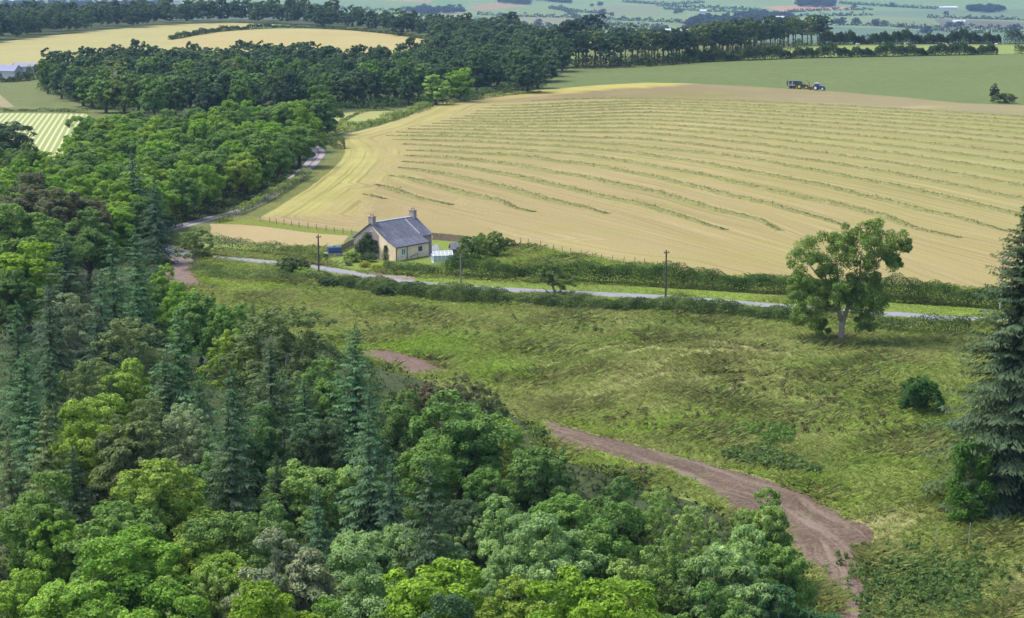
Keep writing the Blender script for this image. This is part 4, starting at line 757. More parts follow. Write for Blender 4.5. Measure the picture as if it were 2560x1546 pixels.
tn = thing("oil_tank", "dark blue oil tank on a low pale block plinth by the hedge", "tank", hit(836, 640), .30); m = MB(); m.prism([(-.6, .55), (.6, .55), (.68, .9), (.62, 1.45), (.4, 1.62), (-.4, 1.62), (-.62, 1.45), (-.68, .9)], 'x', -1.15, 1.15); m.build("tank_body", BLUEP, tn); m = MB(); m.box(-1.3, 1.3, -.75, .75, -.2, .548); m.build("plinth", STONE, tn); m = MB(); m.tube([(0, 0, 1.6), (0, 0, 1.75)], .18, 10); m.build("filler_cap", BLACK, tn)
m = MB(); m.box(-.3, .3, -.3, .3, -.3, 1.15); m.prism([(-.36, 1.153), (.36, 1.153), (0, 1.4)], 'x', -.36, .36); gp = m.build("gate_pillar", STONE); gp.location = hit(813, 652); tag(gp, "square stone gate pillar in the hedge beside the oil tank", "pillar")
def board_fence(name, pts, h, label, mat, cat="fence", post=2.0):
    P = [Vector((*p[:2], 0)) for p in resample(pline(pts), post)]; o = thing(name, label, cat, P[0] + Vector((0, 0, float(zt(P[0].x, P[0].y))))); b0 = Vector(o.location); m = MB()
    for a, b in zip(P, P[1:]):
        d = (b - a); L = d.length; M = Matrix.Translation(Vector((a.x, a.y, float(zt(a.x, a.y)))) - b0) @ Matrix.Rotation(math.atan2(d.y, d.x), 4, 'Z'); k = max(1, int(h / .16))
        for i in range(int(L / .13)): m.box(i * .13 + .005, i * .13 + .125, -.012, .012, .05, h + .02 * math.sin(i * 7.), M)
    m.build("board_panel", mat, o)
    for p in P: q = MB(); c = Vector((p.x, p.y, float(zt(p.x, p.y)))) - b0; q.box(c.x - .05, c.x + .05, c.y + .015, c.y + .115, c.z - .3, c.z + h + .08); q.build("post", mat, o)
    return o
board_fence("board_fence", [(1082, 600), (1110, 602), (1140, 605), (1168, 608)], 1.25, "brown board fence behind the cottage lawn", MOSSY); board_fence("board_fence", [(848, 634), (866, 624), (890, 612)], 1.2, "weathered board fence left of the cottage by the oil tank", MOSSY)
def wire_fence(pts, label, seed, h=1.1, wires=3):
    "posts one by one, each leaning its own way, and the wires"
    g = random.Random(seed); P = [hit(*p) for p in pts]; o = thing("wire_fence", label, "fence", P[0]); m = MB()
    for a in P: q = MB(); c = a - P[0]; lx, ly = g.gauss(0, .09), g.gauss(0, .06); hh = h * g.uniform(.9, 1.12); q.tube([c + Vector((0, 0, -.3)), c + Vector((lx, ly, hh))], [.075, .065], 6); q.build("post", TIMBER, o)
    for k in range(wires):
        for a, b in zip(P, P[1:]): z = h * (.35 + .28 * k); m.tube([a - P[0] + Vector((0, 0, z)), (a + b) / 2 - P[0] + Vector((0, 0, z - .05)), b - P[0] + Vector((0, 0, z))], .012, 4, False)
    m.build("wire", TIMBER, o)
wire_fence([(1302, 611), (1319, 614), (1350, 620), (1385, 627), (1406, 632), (1427, 636), (1454, 643), (1480, 647), (1504, 650), (1531, 654), (1558, 658), (1586, 661), (1611, 664), (1641, 668)], "wire fence of thin leaning posts between grass bank and hay field", 5)
wire_fence([(650, 548 + 6), (674, 557), (692, 560), (710, 562), (729, 565), (748, 568), (770, 571), (792, 574), (814, 578), (836, 581), (858, 585), (880, 588)], "post and wire fence along the top of the tan paddock", 6, 1.0)
# poles
def pole(px, py, h, label, mat):
    o = thing("utility_pole", label, "pole", hit(px, py), .4); m = MB(); m.tube([(0, 0, -.5), (0, 0, h * .5), (0, 0, h)], [.15, .135, .11], 8); m.build("post", mat, o)
    m = MB(); m.box(-.45, .45, -.15, -.09, h - .45, h - .33); m.build("crossarm", mat, o)
    for x in (-.35, .35): m = MB(); m.tube([(x, -.12, h - .33), (x, -.12, h - .16)], .045, 6); m.build("insulator", BLACK, o)
POLEM = plain("creosoted wood", (.07, .06, .055), .9, .3); pole(797, 681, 6.1, "short dark wooden pole on the verge left of the cottage", POLEM); pole(1152, 726, 5.6, "slim pale grey pole at the roadside right of the cottage", plain("grey pole wood", (.22, .20, .17), .9, .3)); pole(1664, 753, 7.6, "tall dark wooden pole at the roadside by the long hedge", POLEM)
for (px, py, l) in ((2338, 1362, "shorter pale stake in the rough grass left of its twin"), (2420, 1372, "taller pale stake in the rough grass before the big spruce")):
    m = MB(); m.tube([(0, 0, -.2), (.05, 0, .9), (.12, 0, 1.7 if px < 2400 else 2.3)], [.045, .04, .03], 6); st_ = m.build("stake", GREYBARK); st_.location = hit(px, py); tag(st_, l, "stake", "pale stakes in the grass")

# ------------------------------------------------------------------ single trees
bp = hit(2102, 858); lone = thing("ash_tree", "tall solitary leafy tree with forked grey trunk in the meadow below the road", "tree", bp)
LC = [(960, 340, 110), (1080, 330, 110), (1200, 235, 90), (1330, 250, 100), (1430, 215, 100), (1560, 280, 95), (1625, 315, 60), (1450, 330, 110), (1150, 400, 95), (1280, 390, 90), (1500, 420, 80), (1560, 430, 45), (920, 420, 90), (1040, 440, 70), (1105, 510, 70), (1390, 470, 90), (1300, 530, 70), (890, 530, 60),
      (1000, 610, 110), (1130, 600, 100), (1250, 620, 110), (1380, 600, 110), (1455, 640, 85), (920, 660, 80), (880, 740, 80), (1000, 720, 100), (1120, 700, 95), (1250, 690, 80), (1380, 740, 90), (1440, 700, 70), (950, 810, 75), (1060, 820, 65), (1330, 820, 65), (1400, 850, 55), (1080, 885, 50), (1180, 290, 70), (1380, 300, 80), (1250, 320, 70), (1200, 560, 90), (1060, 680, 90), (1320, 680, 90), (1180, 640, 90), (940, 600, 70), (1420, 540, 70)]
g0 = np.random.default_rng(77); lc = []; rd = []
for (x, y, r_) in LC:
    for j in range(8):
        d = g0.normal(size=3); d /= np.linalg.norm(d); R_ = r_ / 51.8; dep = g0.normal() * 1.0; lc.append(((x - 1210) / 51.8 + d[0] * R_ * .75, d[1] * R_ * 1.2 + dep, (980 - y) / 51.8 + d[2] * R_ * .7)); rd.append(R_ * g0.uniform(.34, .56))
vf = leafcloud(g0, lc, rd, 215, .17, up=.35); ob("crown", mesh("crown", vf[0], vf[1], LEAF, vf[2]), lone, tuple(1.75 * c for c in (.084, .132, .034)))
q_ = lambda x, y, d=0.: ((x - 1210) / 51.8, d, (980 - y) / 51.8); m = MB()
m.tube([(0, 0, -.4), q_(1212, 930), q_(1215, 830)], [.5, .40, .36], 10); m.tube([q_(1215, 850), q_(1190, 760), q_(1180, 640), q_(1175, 500), q_(1160, 380)], [.30, .26, .2, .13, .04], 8); m.tube([q_(1215, 850), q_(1245, 760, .2), q_(1270, 640, .4), q_(1330, 560, .5), q_(1400, 470, .3), q_(1500, 370), q_(1580, 320)], [.30, .27, .22, .18, .13, .08, .03], 8)
m.tube([q_(1180, 640), q_(1100, 560, -.5), q_(1030, 500, -.6), q_(980, 440, -.5), q_(950, 370)], [.19, .15, .12, .08, .03], 7); m.tube([q_(1100, 560, -.5), q_(1060, 430), q_(1050, 360)], [.12, .08, .03], 6); m.tube([q_(1330, 560, .5), q_(1330, 420, .5), q_(1340, 290)], [.15, .09, .03], 6); m.tube([q_(1195, 770), q_(1080, 720, -.8), q_(960, 700, -1)], [.15, .1, .03], 6); m.tube([q_(1250, 740, .2), q_(1350, 720, -.6), q_(1420, 700, -.8)], [.14, .09, .03], 6)
m.build("trunk", GREYBARK, lone, True)
def small_tree(px, py, w, h, tint, label, lean=0., v=0, name="roadside_tree"):
    p = hit(px, py); o = grow(name, "airy", p, w, h, tuple(1.75 * c for c in tint), label, "tree", None, v); o.rotation_euler.y = lean; return o
small_tree(1385, 738, 6.6, 5.6, (.075, .115, .035), "small spreading tree leaning over the road in the middle of the hedge", .12, 1); small_tree(490, 672, 5.9, 7.3, (.085, .13, .04), "small leafy tree between road junction and tan paddock", .0, 2)
# the big spruce
bp = hit(2530, 1262); bs = thing("spruce_tree", "huge dark spruce filling the right edge of the photo", "tree", bp); vf = spruce(99, 28.2, 8.6, .33, .46, .6, 3.1, .34, .24); ob("crown", mesh("crown", *vf[:2], NEEDLE, vf[2]), bs, tuple(1.6 * c for c in (.046, .078, .040))); ob("trunk", spike("trunk", 28, .42, BARK), bs)
def bare_tree(px, py, h, label, seed, mat, spread=.5):
    g = random.Random(seed); o = thing("dead_tree", label, "tree", hit(px, py)); m = MB(); m.tube([(0, 0, -.3), (.1, 0, h * .5), (.25, 0, h)], [h * .022, h * .015, .03], 7); m.build("trunk", mat, o)
    for i in range(11):
        z = h * (.3 + .055 * i); a = g.uniform(0, 6.3); L = h * spread * g.uniform(.25, .6) * (1.1 - .04 * i); e = Vector((math.cos(a) * L, math.sin(a) * L, L * .9)); b = MB(); s = Vector((.12, 0, z)); b.tube([s, s + e * .5 + Vector((0, 0, .1)), s + e], [h * .008, h * .006, .02], 5)
        for j in range(3): k = s + e * (.4 + .2 * j); d = Vector((g.gauss(0, 1), g.gauss(0, 1), .8)) * L * .22; b.tube([k, k + d], [h * .004, .015], 4)
        b.build("branch", mat, o)
bare_tree(2500, 776, 8.2, "bare dead tree poking out beside the top of the big spruce", 3, GREYBARK, .4); bare_tree(286, 268, 12.5, "pale bare dead tree at the front of the dark wood", 4, plain("bleached wood", (.42, .40, .38), .8, .2), .5)

# ------------------------------------------------------------------ tractors at the top of the hay field
def paint(n, c): return plain(n, c, .35, .06, 2.)
BLUE, GREEN_, RED, YEL, TYRE, CABG = paint("blue paint", (.02, .07, .32)), paint("green paint", (.03, .10, .04)), paint("red paint", (.45, .05, .03)), paint("yellow paint", (.75, .50, .06)), plain("tyre rubber", (.025, .025, .025), .9), plain("cab glass", (.06, .09, .14), .08, .1)
def wheel(o, x, y, r_, w, rimm):
    def ring(rs): m = MB(); n = 20; pr = rs; return m
    m = MB(); pr = [(.62, -.5), (.9, -.5), (1., -.3), (1., .3), (.9, .5), (.62, .5)]; n = 22; v = []; f = []
    for i in range(n):
        a = 2 * math.pi * i / n; v += [(x + r_ * p[0] * math.cos(a), y + w * p[1], r_ + r_ * p[0] * math.sin(a)) for p in pr]
    for i in range(n): f += [(i * 6 + k, i * 6 + (k + 1) % 6, ((i + 1) % n) * 6 + (k + 1) % 6, ((i + 1) % n) * 6 + k) for k in range(6)]
    m.add(v, f); wh = m.build("wheel", TYRE, o, True); m = MB(); m.tube([(x, y - w * .42, r_), (x, y, r_), (x, y + w * .42, r_)], [r_ * .63, r_ * .4, r_ * .63], 18); m.build("rim", rimm, wh)
def tractor(name, label, px, py, rz, pm, rimm, roofm):
    o = thing(name, label, "tractor", hit(px, py), rz); m = MB()
    m.prism([(.1, .75), (2.55, .75), (2.72, 1.0), (2.62, 1.45), (1.6, 1.66), (.1, 1.7)], 'y', -.40, .40); m.box(-1.2, .4, -.35, .35, .6, 1.05); m.build("bonnet", pm, o); m = MB(); m.box(.2, 2.5, -.25, .25, .45, .748); m.build("engine", BLACK, o)
    m = MB(); m.prism([(-1.0, 1.1), (.35, 1.1), (.25, 2.5), (-.85, 2.5)], 'y', -.72, .72); cb = m.build("cab", CABG, o); m = MB(); m.prism([(-1.1, 2.503), (.42, 2.503), (.32, 2.68), (-1.0, 2.68)], 'y', -.8, .8); m.build("cab_roof", roofm, o)
    for x, z in ((-1.0, 1), (.36, 1)):
        for y in (-.74, .74): m = MB(); m.tube([(x, y, 1.05), (x + (.12 if x < 0 else -.1), y, 2.5)], .05, 5); m.build("cab_pillar", pm, cb)
    for y in (-.95, .95):
        m = MB(); n = 8; m.prism([(-.6 + 1.0 * math.cos(a), .9 + 1.0 * math.sin(a)) for a in [math.pi * k / n for k in range(n + 1)]] + [(-.6 + .92 * math.cos(a), .9 + .92 * math.sin(a)) for a in [math.pi * (n - k) / n for k in range(n + 1)]], 'y', y - .3, y + .3); m.build("mudguard", pm, o)
        wheel(o, -.6, y, .9, .5, rimm); wheel(o, 2.05, y * .9, .62, .38, rimm)
    m = MB(); m.tube([(1.3, -.5, 1.4), (1.3, -.5, 2.6)], .06, 6); m.build("exhaust", BLACK, o); return o
tractor("tractor", "blue tractor with white wheel rims and pale roof, ahead of the forage harvester", 2044, 226, -.42, BLUE, WHITE, paint("pale roof", (.60, .64, .68))); tractor("tractor", "dark green tractor with yellow wheels in front of the silage trailer", 2003, 222.5, -.30, GREEN_, YEL, GREEN_)
tr_ = thing("silage_trailer", "high dark green silage trailer with white marks on its side", "trailer", hit(1985, 221.5), -.30); m = MB(); m.prism([(-2.5, .95), (2.3, .95), (2.6, 1.4), (2.6, 2.9), (-2.6, 2.9), (-2.6, 1.2)], 'y', -1.15, 1.15); bd = m.build("body", paint("dark green body", (.03, .055, .04)), tr_)
for x0, pts in ((-2.1, [(.5, .9), (.15, 1.0), (.1, .65), (.35, .55), (.1, .35), (0, .1), (.5, .05)]), (-.8, [(.6, .9), (.25, 1.0), (.2, .65), (.45, .55), (.2, .35), (.05, .1), (.6, .05)])): m = MB(); m.tube([(x0 + a, -1.19, 1.6 + b) for a, b in pts], .09, 5); m.build("painted_mark", WHITE, bd)
m = MB(); m.box(-2.2, .6, -1.18, -1.155, 1.2, 1.42); m.build("painted_mark", WHITE, bd)
for i in range(7): m = MB(); m.box(-2.55 + i * .84, -2.47 + i * .84, -1.2, -1.153, 1.0, 2.9); m.build("rib", BLACK, bd)
for x in (-1.2, .1):
    for y in (-.95, .95): wheel(tr_, x, y, .5, .4, BLACK)
m = MB(); m.box(2.3, 3.6, -.1, .1, .6, .75); m.build("drawbar", BLACK, tr_)
fh = thing("forage_harvester", "red trailed forage harvester with curved spout between the two tractors", "harvester", hit(2027, 224.5), -.36); m = MB(); m.prism([(-1.0, .35), (.9, .35), (1.1, .7), (.4, 1.15), (-.8, 1.15)], 'y', -.9, .9); m.build("body", paint("dark red paint", (.16, .03, .02)), fh); m = MB(); m.box(1.0, 2.6, -.08, .08, .45, .6); m.build("drawbar", RED, fh)
m = MB(); m.tube([(-.5, 0, 1.1), (-.6, 0, 2.1), (-.9, 0, 2.8), (-1.5, 0, 3.3), (-2.2, 0, 3.3)], [.14, .11, .1, .09, .08], 8); m.build("spout", paint("dull red paint", (.16, .05, .03)), fh, True)
for y in (-1.0, 1.0): wheel(fh, -.2, y, .45, .3, RED)

# ------------------------------------------------------------------ meadow grass
def meadow_tint(px, py): return np.array(MEAD)
ARCS = [[(1460, 1005), (1560, 975), (1680, 930), (1800, 900), (1920, 905)], [(1440, 1035), (1560, 1000), (1700, 960), (1860, 935), (1990, 955)], [(1500, 960), (1600, 915), (1720, 885), (1830, 880)], [(1640, 1010), (1760, 985), (1880, 950), (1960, 940)], [(1330, 930), (1450, 890), (1580, 862), (1700, 850)], [(1560, 885), (1680, 858), (1820, 862), (1940, 885)], [(1350, 960), (1440, 935), (1520, 900)],
        [(1620, 870), (1720, 875), (1780, 890)], [(2100, 1330), (2200, 1310), (2290, 1260)], [(2110, 1350), (2210, 1335), (2300, 1290)], [(1230, 880), (1330, 860), (1480, 840)], [(1700, 925), (1790, 915), (1900, 925)], [(1480, 985), (1580, 945), (1650, 915)]]
arcs = np.concatenate([np.array([p[:] for p in resample(pline(a), .4)]) for a in ARCS])
kc = {}
for a in arcs: kc.setdefault((int(a[0] // 3), int(a[1] // 3)), []).append(a)
def arcd(P):
    out = np.full(len(P), 9.)
    for i, p in enumerate(P):
        c = [a for dx in (-1, 0, 1) for dy in (-1, 0, 1) for a in kc.get((int(p[0] // 3) + dx, int(p[1] // 3) + dy), ())]
        if c: out[i] = np.hypot(*(np.array(c) - p).T).min()
    return out
GRASS = ground("grass blades", (.38, .40, .13), (.035, .16, .7), .8, .25, 0., (.25, .285, .09), 2.6)
_t = GRASS.node_tree; _b = _t.nodes["Principled BSDF"]; _o = _t.nodes["Material Output"]; _r = N(_t, "ShaderNodeBsdfTranslucent"); _t.links.new(_b.inputs["Base Color"].links[0].from_socket, _r.inputs[0]); _m = N(_t, "ShaderNodeMixShader"); _m.inputs[0].default_value = .4
_t.links.new(_b.outputs[0], _m.inputs[1]); _t.links.new(_r.outputs[0], _m.inputs[2]); _t.links.new(_m.outputs[0], _o.inputs[0])
def grass(n, seed):
    g = np.random.default_rng(seed); zk = {i for i, q in enumerate(Z) if q[0] in ('verge', 'bank', 'grass_bank', 'lane_bank')}; mi = np.where((lab == -1) | np.isin(lab, list(zk)))[0]; mi = mi[(GD[mi] > 138) & (GD[mi] < 338) & (np.abs(GC[mi, 0] / GC[mi, 1]) < .40)]
    A = GV[GF[mi]]; ar = .5 * np.abs((A[:, 1, 0] - A[:, 0, 0]) * (A[:, 2, 1] - A[:, 0, 1]) - (A[:, 1, 1] - A[:, 0, 1]) * (A[:, 2, 0] - A[:, 0, 0])); t_ = g.choice(len(mi), n, p=ar / ar.sum()); u = np.sort(g.random((n, 2)), 1); w = np.c_[u[:, 0], u[:, 1] - u[:, 0], 1 - u[:, 1]]
    P = (A[t_] * w[:, :, None]).sum(1); me_ = bpy.data.objects["meadow"].data; nc = np.empty(len(me_.attributes["Col"].data) * 4, np.float32); me_.attributes["Col"].data.foreach_get("color", nc); uq = np.unique(GF[lab == -1]); mp = np.zeros(len(GV), int); mp[uq] = np.arange(len(uq)); col = nc.reshape(-1, 4)[:, :3][mp[GF[mi[t_], 0]]]; lz = lab[mi[t_]]; short = lz >= 0
    for i in zk: col[lz == i] = np.array(Z[i][2]) * GS * 1.05
    ad = arcd(P); pale = ad < .55; dark = (ad > .6) & (ad < 1.15); pt = vn(P[:, 0], P[:, 1], 3.1, .7); tall = np.where(pale, .25, .35 + .45 * pt) * g.uniform(.6, 1.3, n); tus = pt > .74; tall[tus] *= 1.35; tall[short] *= np.where(np.isin(lz[short], [i for i in zk if Z[i][0] == 'verge']), .3, .9)
    col = col * g.uniform(1.1, 1.85, (n, 1)) * np.array([.94, 1.05, .95]); col[pale] = np.array((.62, .60, .30)) * g.uniform(.8, 1.2, (pale.sum(), 1)); col[dark] *= .62; tc = g.random(n) < .35; col[tus & tc] = np.array((.13, .115, .055)); 
    V = []; CC = []
    for b in range(3):
        a = g.uniform(0, 6.28, n); ca, sa = np.cos(a), np.sin(a); base = np.c_[P + .14 * np.c_[ca, sa] * g.uniform(0, 1.6, (n, 1)), np.zeros(n)]; base[:, 2] = zt(base[:, 0], base[:, 1]) - .03; h = (tall * g.uniform(.45, .9, n)); wd = (.035 + .03 * g.random(n)); ln = g.uniform(.9, 2.6, n) * h; side = np.c_[-sa, ca, np.zeros(n)] * wd[:, None]; up = np.c_[ca * ln, sa * ln, h]
        V.append(np.stack([base - side, base + side, base + up * np.array([.55, .55, .75]) + side * .8, base + up], 1)); CC.append(np.repeat(col[:, None], 4, 1))
    V = np.stack(V, 1).reshape(-1, 3); CC = np.stack(CC, 1).reshape(-1, 3); me = mesh("meadow_grass", V, np.arange(len(V)).reshape(-1, 4), GRASS, col=CC, smooth=True)
    return kind(ob("meadow_grass", me), "stuff")
grass(165000, 41)
def weeds(name, spots, seed, ls, tint, nper):
    g = np.random.default_rng(seed); c = []; rr = []
    for (x, y, sx, sy, n) in spots:
        for _ in range(n): q = hit(x + g.normal() * sx, y + g.normal() * sy); c.append((q.x, q.y, q.z + g.uniform(.0, .35))); rr.append(g.uniform(.15, .5))
    vf = leafcloud(g, c, rr, nper, ls, up=.9, elong=2.2); return kind(ob(name, mesh(name, vf[0], vf[1], LEAF, vf[2]), None, tint), "stuff")
weeds("tall_weeds", [(2300, 1450, 80, 35, 300), (2240, 1420, 50, 25, 130), (2380, 1500, 60, 40, 160), (2230, 1520, 40, 40, 120), (2440, 1420, 50, 25, 60)], 42, .17, tuple(1.7 * c for c in (.06, .10, .03)), 26)
ground_leaves("tall_weeds", [(1830, 1075), (1900, 1060), (1985, 1075), (1980, 1110), (1900, 1125), (1830, 1105)], 120, 43, (.1, .6), .22, (.25, .5), tuple(1.6 * c for c in (.07, .125, .03)), 22)
ground_leaves("tall_weeds", [(1790, 1140), (1900, 1120), (2010, 1150), (2060, 1190), (1960, 1180), (1850, 1165)], 150, 44, (.1, .5), .22, (.25, .55), tuple(1.6 * c for c in (.06, .10, .035)), 22)
ground_leaves("tussock_grass", [(1860, 930), (2200, 910), (2260, 1000), (2260, 1120), (2000, 1080), (1500, 1080), (1440, 1050), (1700, 1010)], 260, 45, (0, .25), .24, (.25, .6), tuple(1.5 * c for c in (.085, .085, .04)), 24)
ground_leaves("tussock_grass", [(860, 770), (1200, 790), (1700, 810), (2090, 870), (2000, 880), (1500, 840), (1200, 850), (900, 830)], 190, 46, (0, .3), .24, (.25, .5), tuple(1.5 * c for c in (.08, .11, .04)), 22)

# ------------------------------------------------------------------ the far plain
def far_wood(name, poly_px, n, crown, H, tint, label, seed):
    g = np.random.default_rng(seed); P = np.array(poly_px, float); lo, hi = P.min(0), P.max(0); V, Fc, R_, off = [], [], [], 0; c = 0
    while c < n:
        q = g.uniform(lo, hi)
        if not inpoly(q[None], P)[0]: continue
        c += 1; p = hit(*q); cm, _t, W0, H0 = PROTO["wood"][c % 4]; k = len(cm.vertices); v = np.empty(k * 3, np.float32); cm.vertices.foreach_get("co", v); v = v.reshape(-1, 4, 3)[::3]; v = (v.mean(1, keepdims=True) + 1.9 * (v - v.mean(1, keepdims=True))).reshape(-1, 3); r = np.repeat(g.random(len(v) // 4), 4)
        s = crown / W0 * g.uniform(.8, 1.3); a = g.uniform(0, 6.3); V.append(np.c_[(v[:, 0] * math.cos(a) - v[:, 1] * math.sin(a)) * s, (v[:, 0] * math.sin(a) + v[:, 1] * math.cos(a)) * s, v[:, 2] * H / H0 * g.uniform(.8, 1.2)] + np.array(p)); Fc.append(np.arange(len(v)).reshape(-1, 4) + off); R_.append(r); off += len(v)
    return kind(ob(name, mesh(name, np.concatenate(V), np.concatenate(Fc), LEAF, np.concatenate(R_)), None, tuple(1.6 * x for x in tint)), "stuff")
DK = (.026, .048, .03)
far_wood("woodland", [(1712, 80), (1760, 64), (1840, 62), (1898, 72), (1890, 80)], 60, 20, 24, DK, "", 51); far_wood("woodland", [(1840, 42), (1900, 38), (1975, 44), (1985, 50), (1900, 50)], 60, 16, 14, (.03, .05, .03), "", 52); far_wood("woodland", [(1995, 15), (2040, 10), (2088, 13), (2088, 19), (2000, 18)], 60, 20, 20, DK, "", 53)
far_wood("woodland", [(2415, 28), (2470, 24), (2520, 29), (2450, 33)], 50, 18, 16, DK, "", 54); far_wood("woodland", [(1245, 8), (1290, 4), (1330, 8), (1330, 14), (1260, 10)], 60, 18, 16, DK, "", 55); far_wood("woodland", [(1000, 32), (1060, 26), (1150, 26), (1160, 34), (1060, 38)], 70, 16, 14, DK, "", 56); far_wood("woodland", [(1340, 3), (1420, 3), (1430, 10), (1380, 6)], 50, 18, 16, DK, "", 57)
far_wood("woodland", [(-60, 14), (200, 16), (420, 12), (420, 20), (200, 24), (-60, 24)], 110, 20, 18, DK, "", 58)
FH = [[(1195, 38), (1300, 42), (1434, 46)], [(1290, 66), (1380, 70), (1450, 73), (1560, 78), (1700, 82)], [(1356, 98), (1400, 94), (1470, 91), (1560, 96), (1630, 101)], [(1449, 72), (1456, 58), (1434, 40), (1400, 22)], [(1430, 47), (1560, 52), (1710, 58)], [(1456, 58), (1560, 66), (1650, 70)], [(1375, 22), (1430, 30), (1520, 36)], [(1660, 24), (1780, 30), (1840, 32)], [(1960, 33), (2060, 27), (2180, 26)],
      [(1980, 42), (2080, 41), (2180, 39)], [(2050, 64), (2130, 64), (2240, 68)], [(2240, 68), (2330, 76), (2420, 84), (2480, 82), (2560, 80)], [(2320, 46), (2440, 48), (2560, 52)], [(2340, 70), (2440, 72), (2560, 72)], [(1700, 60), (1800, 56), (1900, 58)], [(2100, 10), (2300, 22), (2360, 24)], [(1640, 16), (1750, 20), (1900, 28)], [(1400, 118), (1440, 118), (1480, 121)], [(850, 24), (960, 28), (1050, 24)], [(1180, 52), (1250, 60), (1310, 68)], [(1560, 6), (1660, 12), (1760, 8)], [(2060, 96), (2200, 97), (2330, 98)]]
for k, l in enumerate(FH): hedge(l, 8, 5., (.030, .052, .03), f"dark hedgerow across the far plain, {ORD[k]} when numbered from the near wood outwards" if False else f"dark far hedgerow on the plain, {ORD[sorted(range(len(FH)), key=lambda i: FH[i][0][0]).index(k)]} from the left by where it starts", 300 + k, 5.0, .07, .8, group="hedgerows of the far plain", gaps=.2)
FT = [(1437, 96), (1437, 93), (1275, 69), (1310, 69), (1345, 68), (1370, 69), (1412, 70), (1480, 72), (1495, 75), (1640, 82), (1660, 82), (1487, 90), (1410, 119), (1425, 122), (1690, 36), (1700, 35), (1506, 40), (1530, 42), (2134, 24), (2090, 64), (2105, 63), (2140, 64), (2190, 66), (2210, 66), (2250, 72), (2375, 72), (2310, 86), (2320, 88), (2545, 94), (2535, 84), (1990, 62), (2230, 20), (1060, 20), (1480, 18), (1500, 17), (2400, 70), (2366, 40)]
FT = sorted(set(FT)); 
for k, (x, y) in enumerate(FT):
    p = hit(x, y); cm, _t, W0, H0 = PROTO["wood"][k % 4]; w = RT.uniform(11, 19); o = ob("field_tree", cm, None, tuple(1.5 * c for c in DK)); o.location = p; o.scale = (w / W0, w / W0, w * .95 / H0); o.rotation_euler.z = RT.uniform(0, 6); tag(o, f"dark round tree alone on the far plain, {ORD[k]} from the left", "tree", "single trees of the far plain")
PALEW = plain("pale wall", (.45, .45, .45), .8, .08, .2); ROOFG = plain("grey roof", (.26, .26, .30), .7, .1, .2); ROOFW = plain("white sheet roof", (.50, .52, .56), .5, .05, .2)
for k, (x, y) in enumerate(((30, 8), (62, 6), (98, 9), (135, 7), (160, 9), (196, 6), (226, 8), (250, 9), (282, 6), (305, 8), (338, 7), (372, 9), (402, 6), (440, 8), (120, 4), (215, 4), (320, 4))):
    gable_box("town_house", f"pale house of the far town, {ORD[sorted((30, 62, 98, 135, 160, 196, 226, 250, 282, 305, 338, 372, 402, 440, 120, 215, 320)).index(x)]} from the left", "house", hit(x, y), RT.uniform(-.4, .4), RT.uniform(14, 26), 9, 7, 11, PALEW, ROOFG if k % 3 else ROOFW, "pale houses of the far town")
for (x, y, l, w, h, lab_) in ((2397, 62, 24, 12, 6, "white roofed farm shed on the far plain by a dark tree"), (1695, 85, 60, 22, 6, "long pale farm sheds roof beside the blue far wood"), (1950, 50, 18, 10, 5, "small white farm building below the flat plantation"), (1120, 30, 26, 12, 6, "pale farmhouse among trees behind the ridge wood"), (1142, 28, 20, 10, 7, "smaller pale farmhouse beside the one behind the ridge wood"), (2370, 24, 45, 14, 5, "long low pale shed near the top right of the far plain"), (1758, 34, 16, 10, 6, "small white cottage on the far plain above the blue wood")):
    gable_box("farm_building", lab_, "building", hit(x, y), RT.uniform(-.2, .2), l, w, h, h + 3, PALEW, ROOFW)
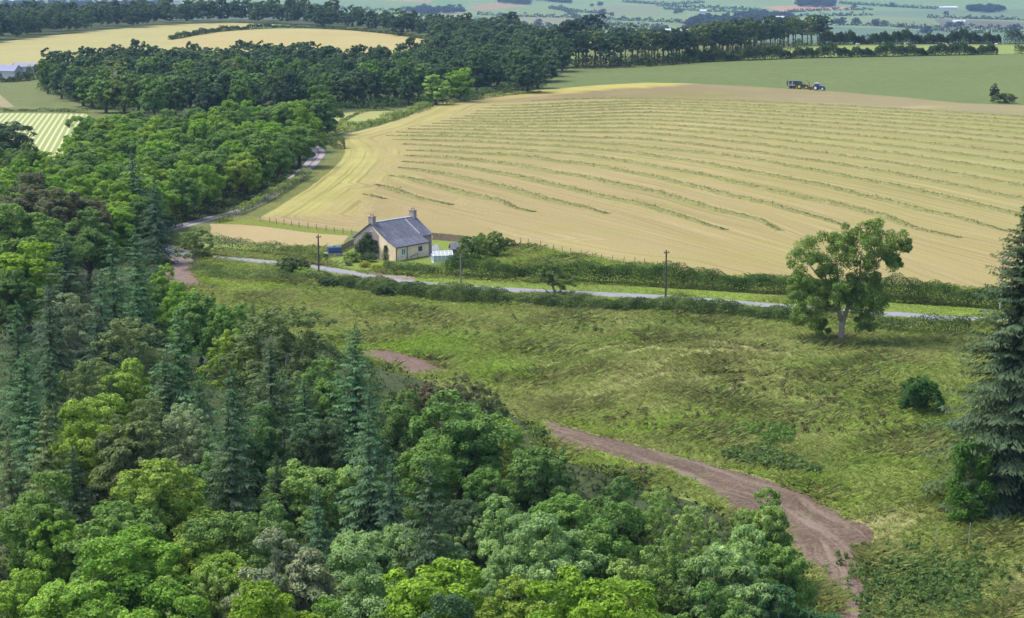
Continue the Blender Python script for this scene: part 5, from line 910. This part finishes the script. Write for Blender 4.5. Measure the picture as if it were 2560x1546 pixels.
bn = gable_box("barn", "blue roofed barn with white gable end at the left edge", "barn", hit(10, 196) , -.16, 13, 9, 3.2, 5.4, PALEW, plain("blue sheet roof", (.16, .18, .30), .5, .1, .3)); m = MB(); m.box(6.502, 6.56, -1.6, 1.6, 0, 2.6); m.build("door", TIMBER, bn)
gable_box("farm_building", "pale blue walled shed behind the barn at the left edge", "building", hit(62, 186), .4, 9, 7, 3.4, 5.0, plain("pale blue sheet", (.45, .50, .62), .6, .08, .3), ROOFG)
hedge([(-40, 205), (20, 206), (75, 200), (85, 194)], 4, 3.2, (.04, .065, .03), "dark shrub hedge in front of the blue roofed barn", 22, .5, 7, .6)
# cattle on the strip
def cow(px, py, label, mat, rz):
    import bmesh
    m = MB(); m.tube([(-.95, 0, 1.0), (-.8, 0, 1.02), (-.2, 0, .98), (.5, 0, 1.0), (.85, 0, 1.12), (1.15, 0, 1.3), (1.3, 0, 1.3), (1.6, 0, 1.12)], [.12, .33, .38, .36, .28, .16, .17, .09], 10)
    for x in (-.65, .6):
        for y in (-.2, .2): m.tube([(x, y, .9), (x + .03, y, .45), (x, y, 0)], [.15, .08, .06], 7)
    m.tube([(-.95, 0, 1.1), (-1.08, 0, .8), (-1.1, 0, .5)], [.05, .03, .04], 5)
    for y in (-.2, .2): m.tube([(1.22, y * .5, 1.4), (1.2, y, 1.45)], [.05, .03], 5)
    o = m.build("cow", mat, None, True); o.location = hit(px, py); o.rotation_euler.z = rz; return tag(o, label, "cow", "cattle on the upper strip")
for k, (x, y) in enumerate(((2143, 115.5), (2262, 115), (2363, 114.5), (2378, 114.8), (2490, 114.5))): cow(x, y, f"pale cow on the upper grass strip, {ORD[k]} from the left", plain("cow hide", (.55, .45, .36) if k != 3 else (.35, .20, .12), .8, .15, 1.), k * 1.3)

# ------------------------------------------------------------------ haze
hz, t_, b_, o_ = newmat("air"); t_.nodes.remove(b_); pv = N(t_, "ShaderNodeVolumePrincipled"); pv.inputs["Color"].default_value = (.42, .64, 1.0, 1); pv.inputs["Density"].default_value = HAZE; pv.inputs["Anisotropy"].default_value = .2; t_.links.new(pv.outputs[0], o_.inputs["Volume"])
m = MB(); m.box(-12500, 12500, -12500, 12500, -93, 75); kind(m.build("haze", hz), "stuff")
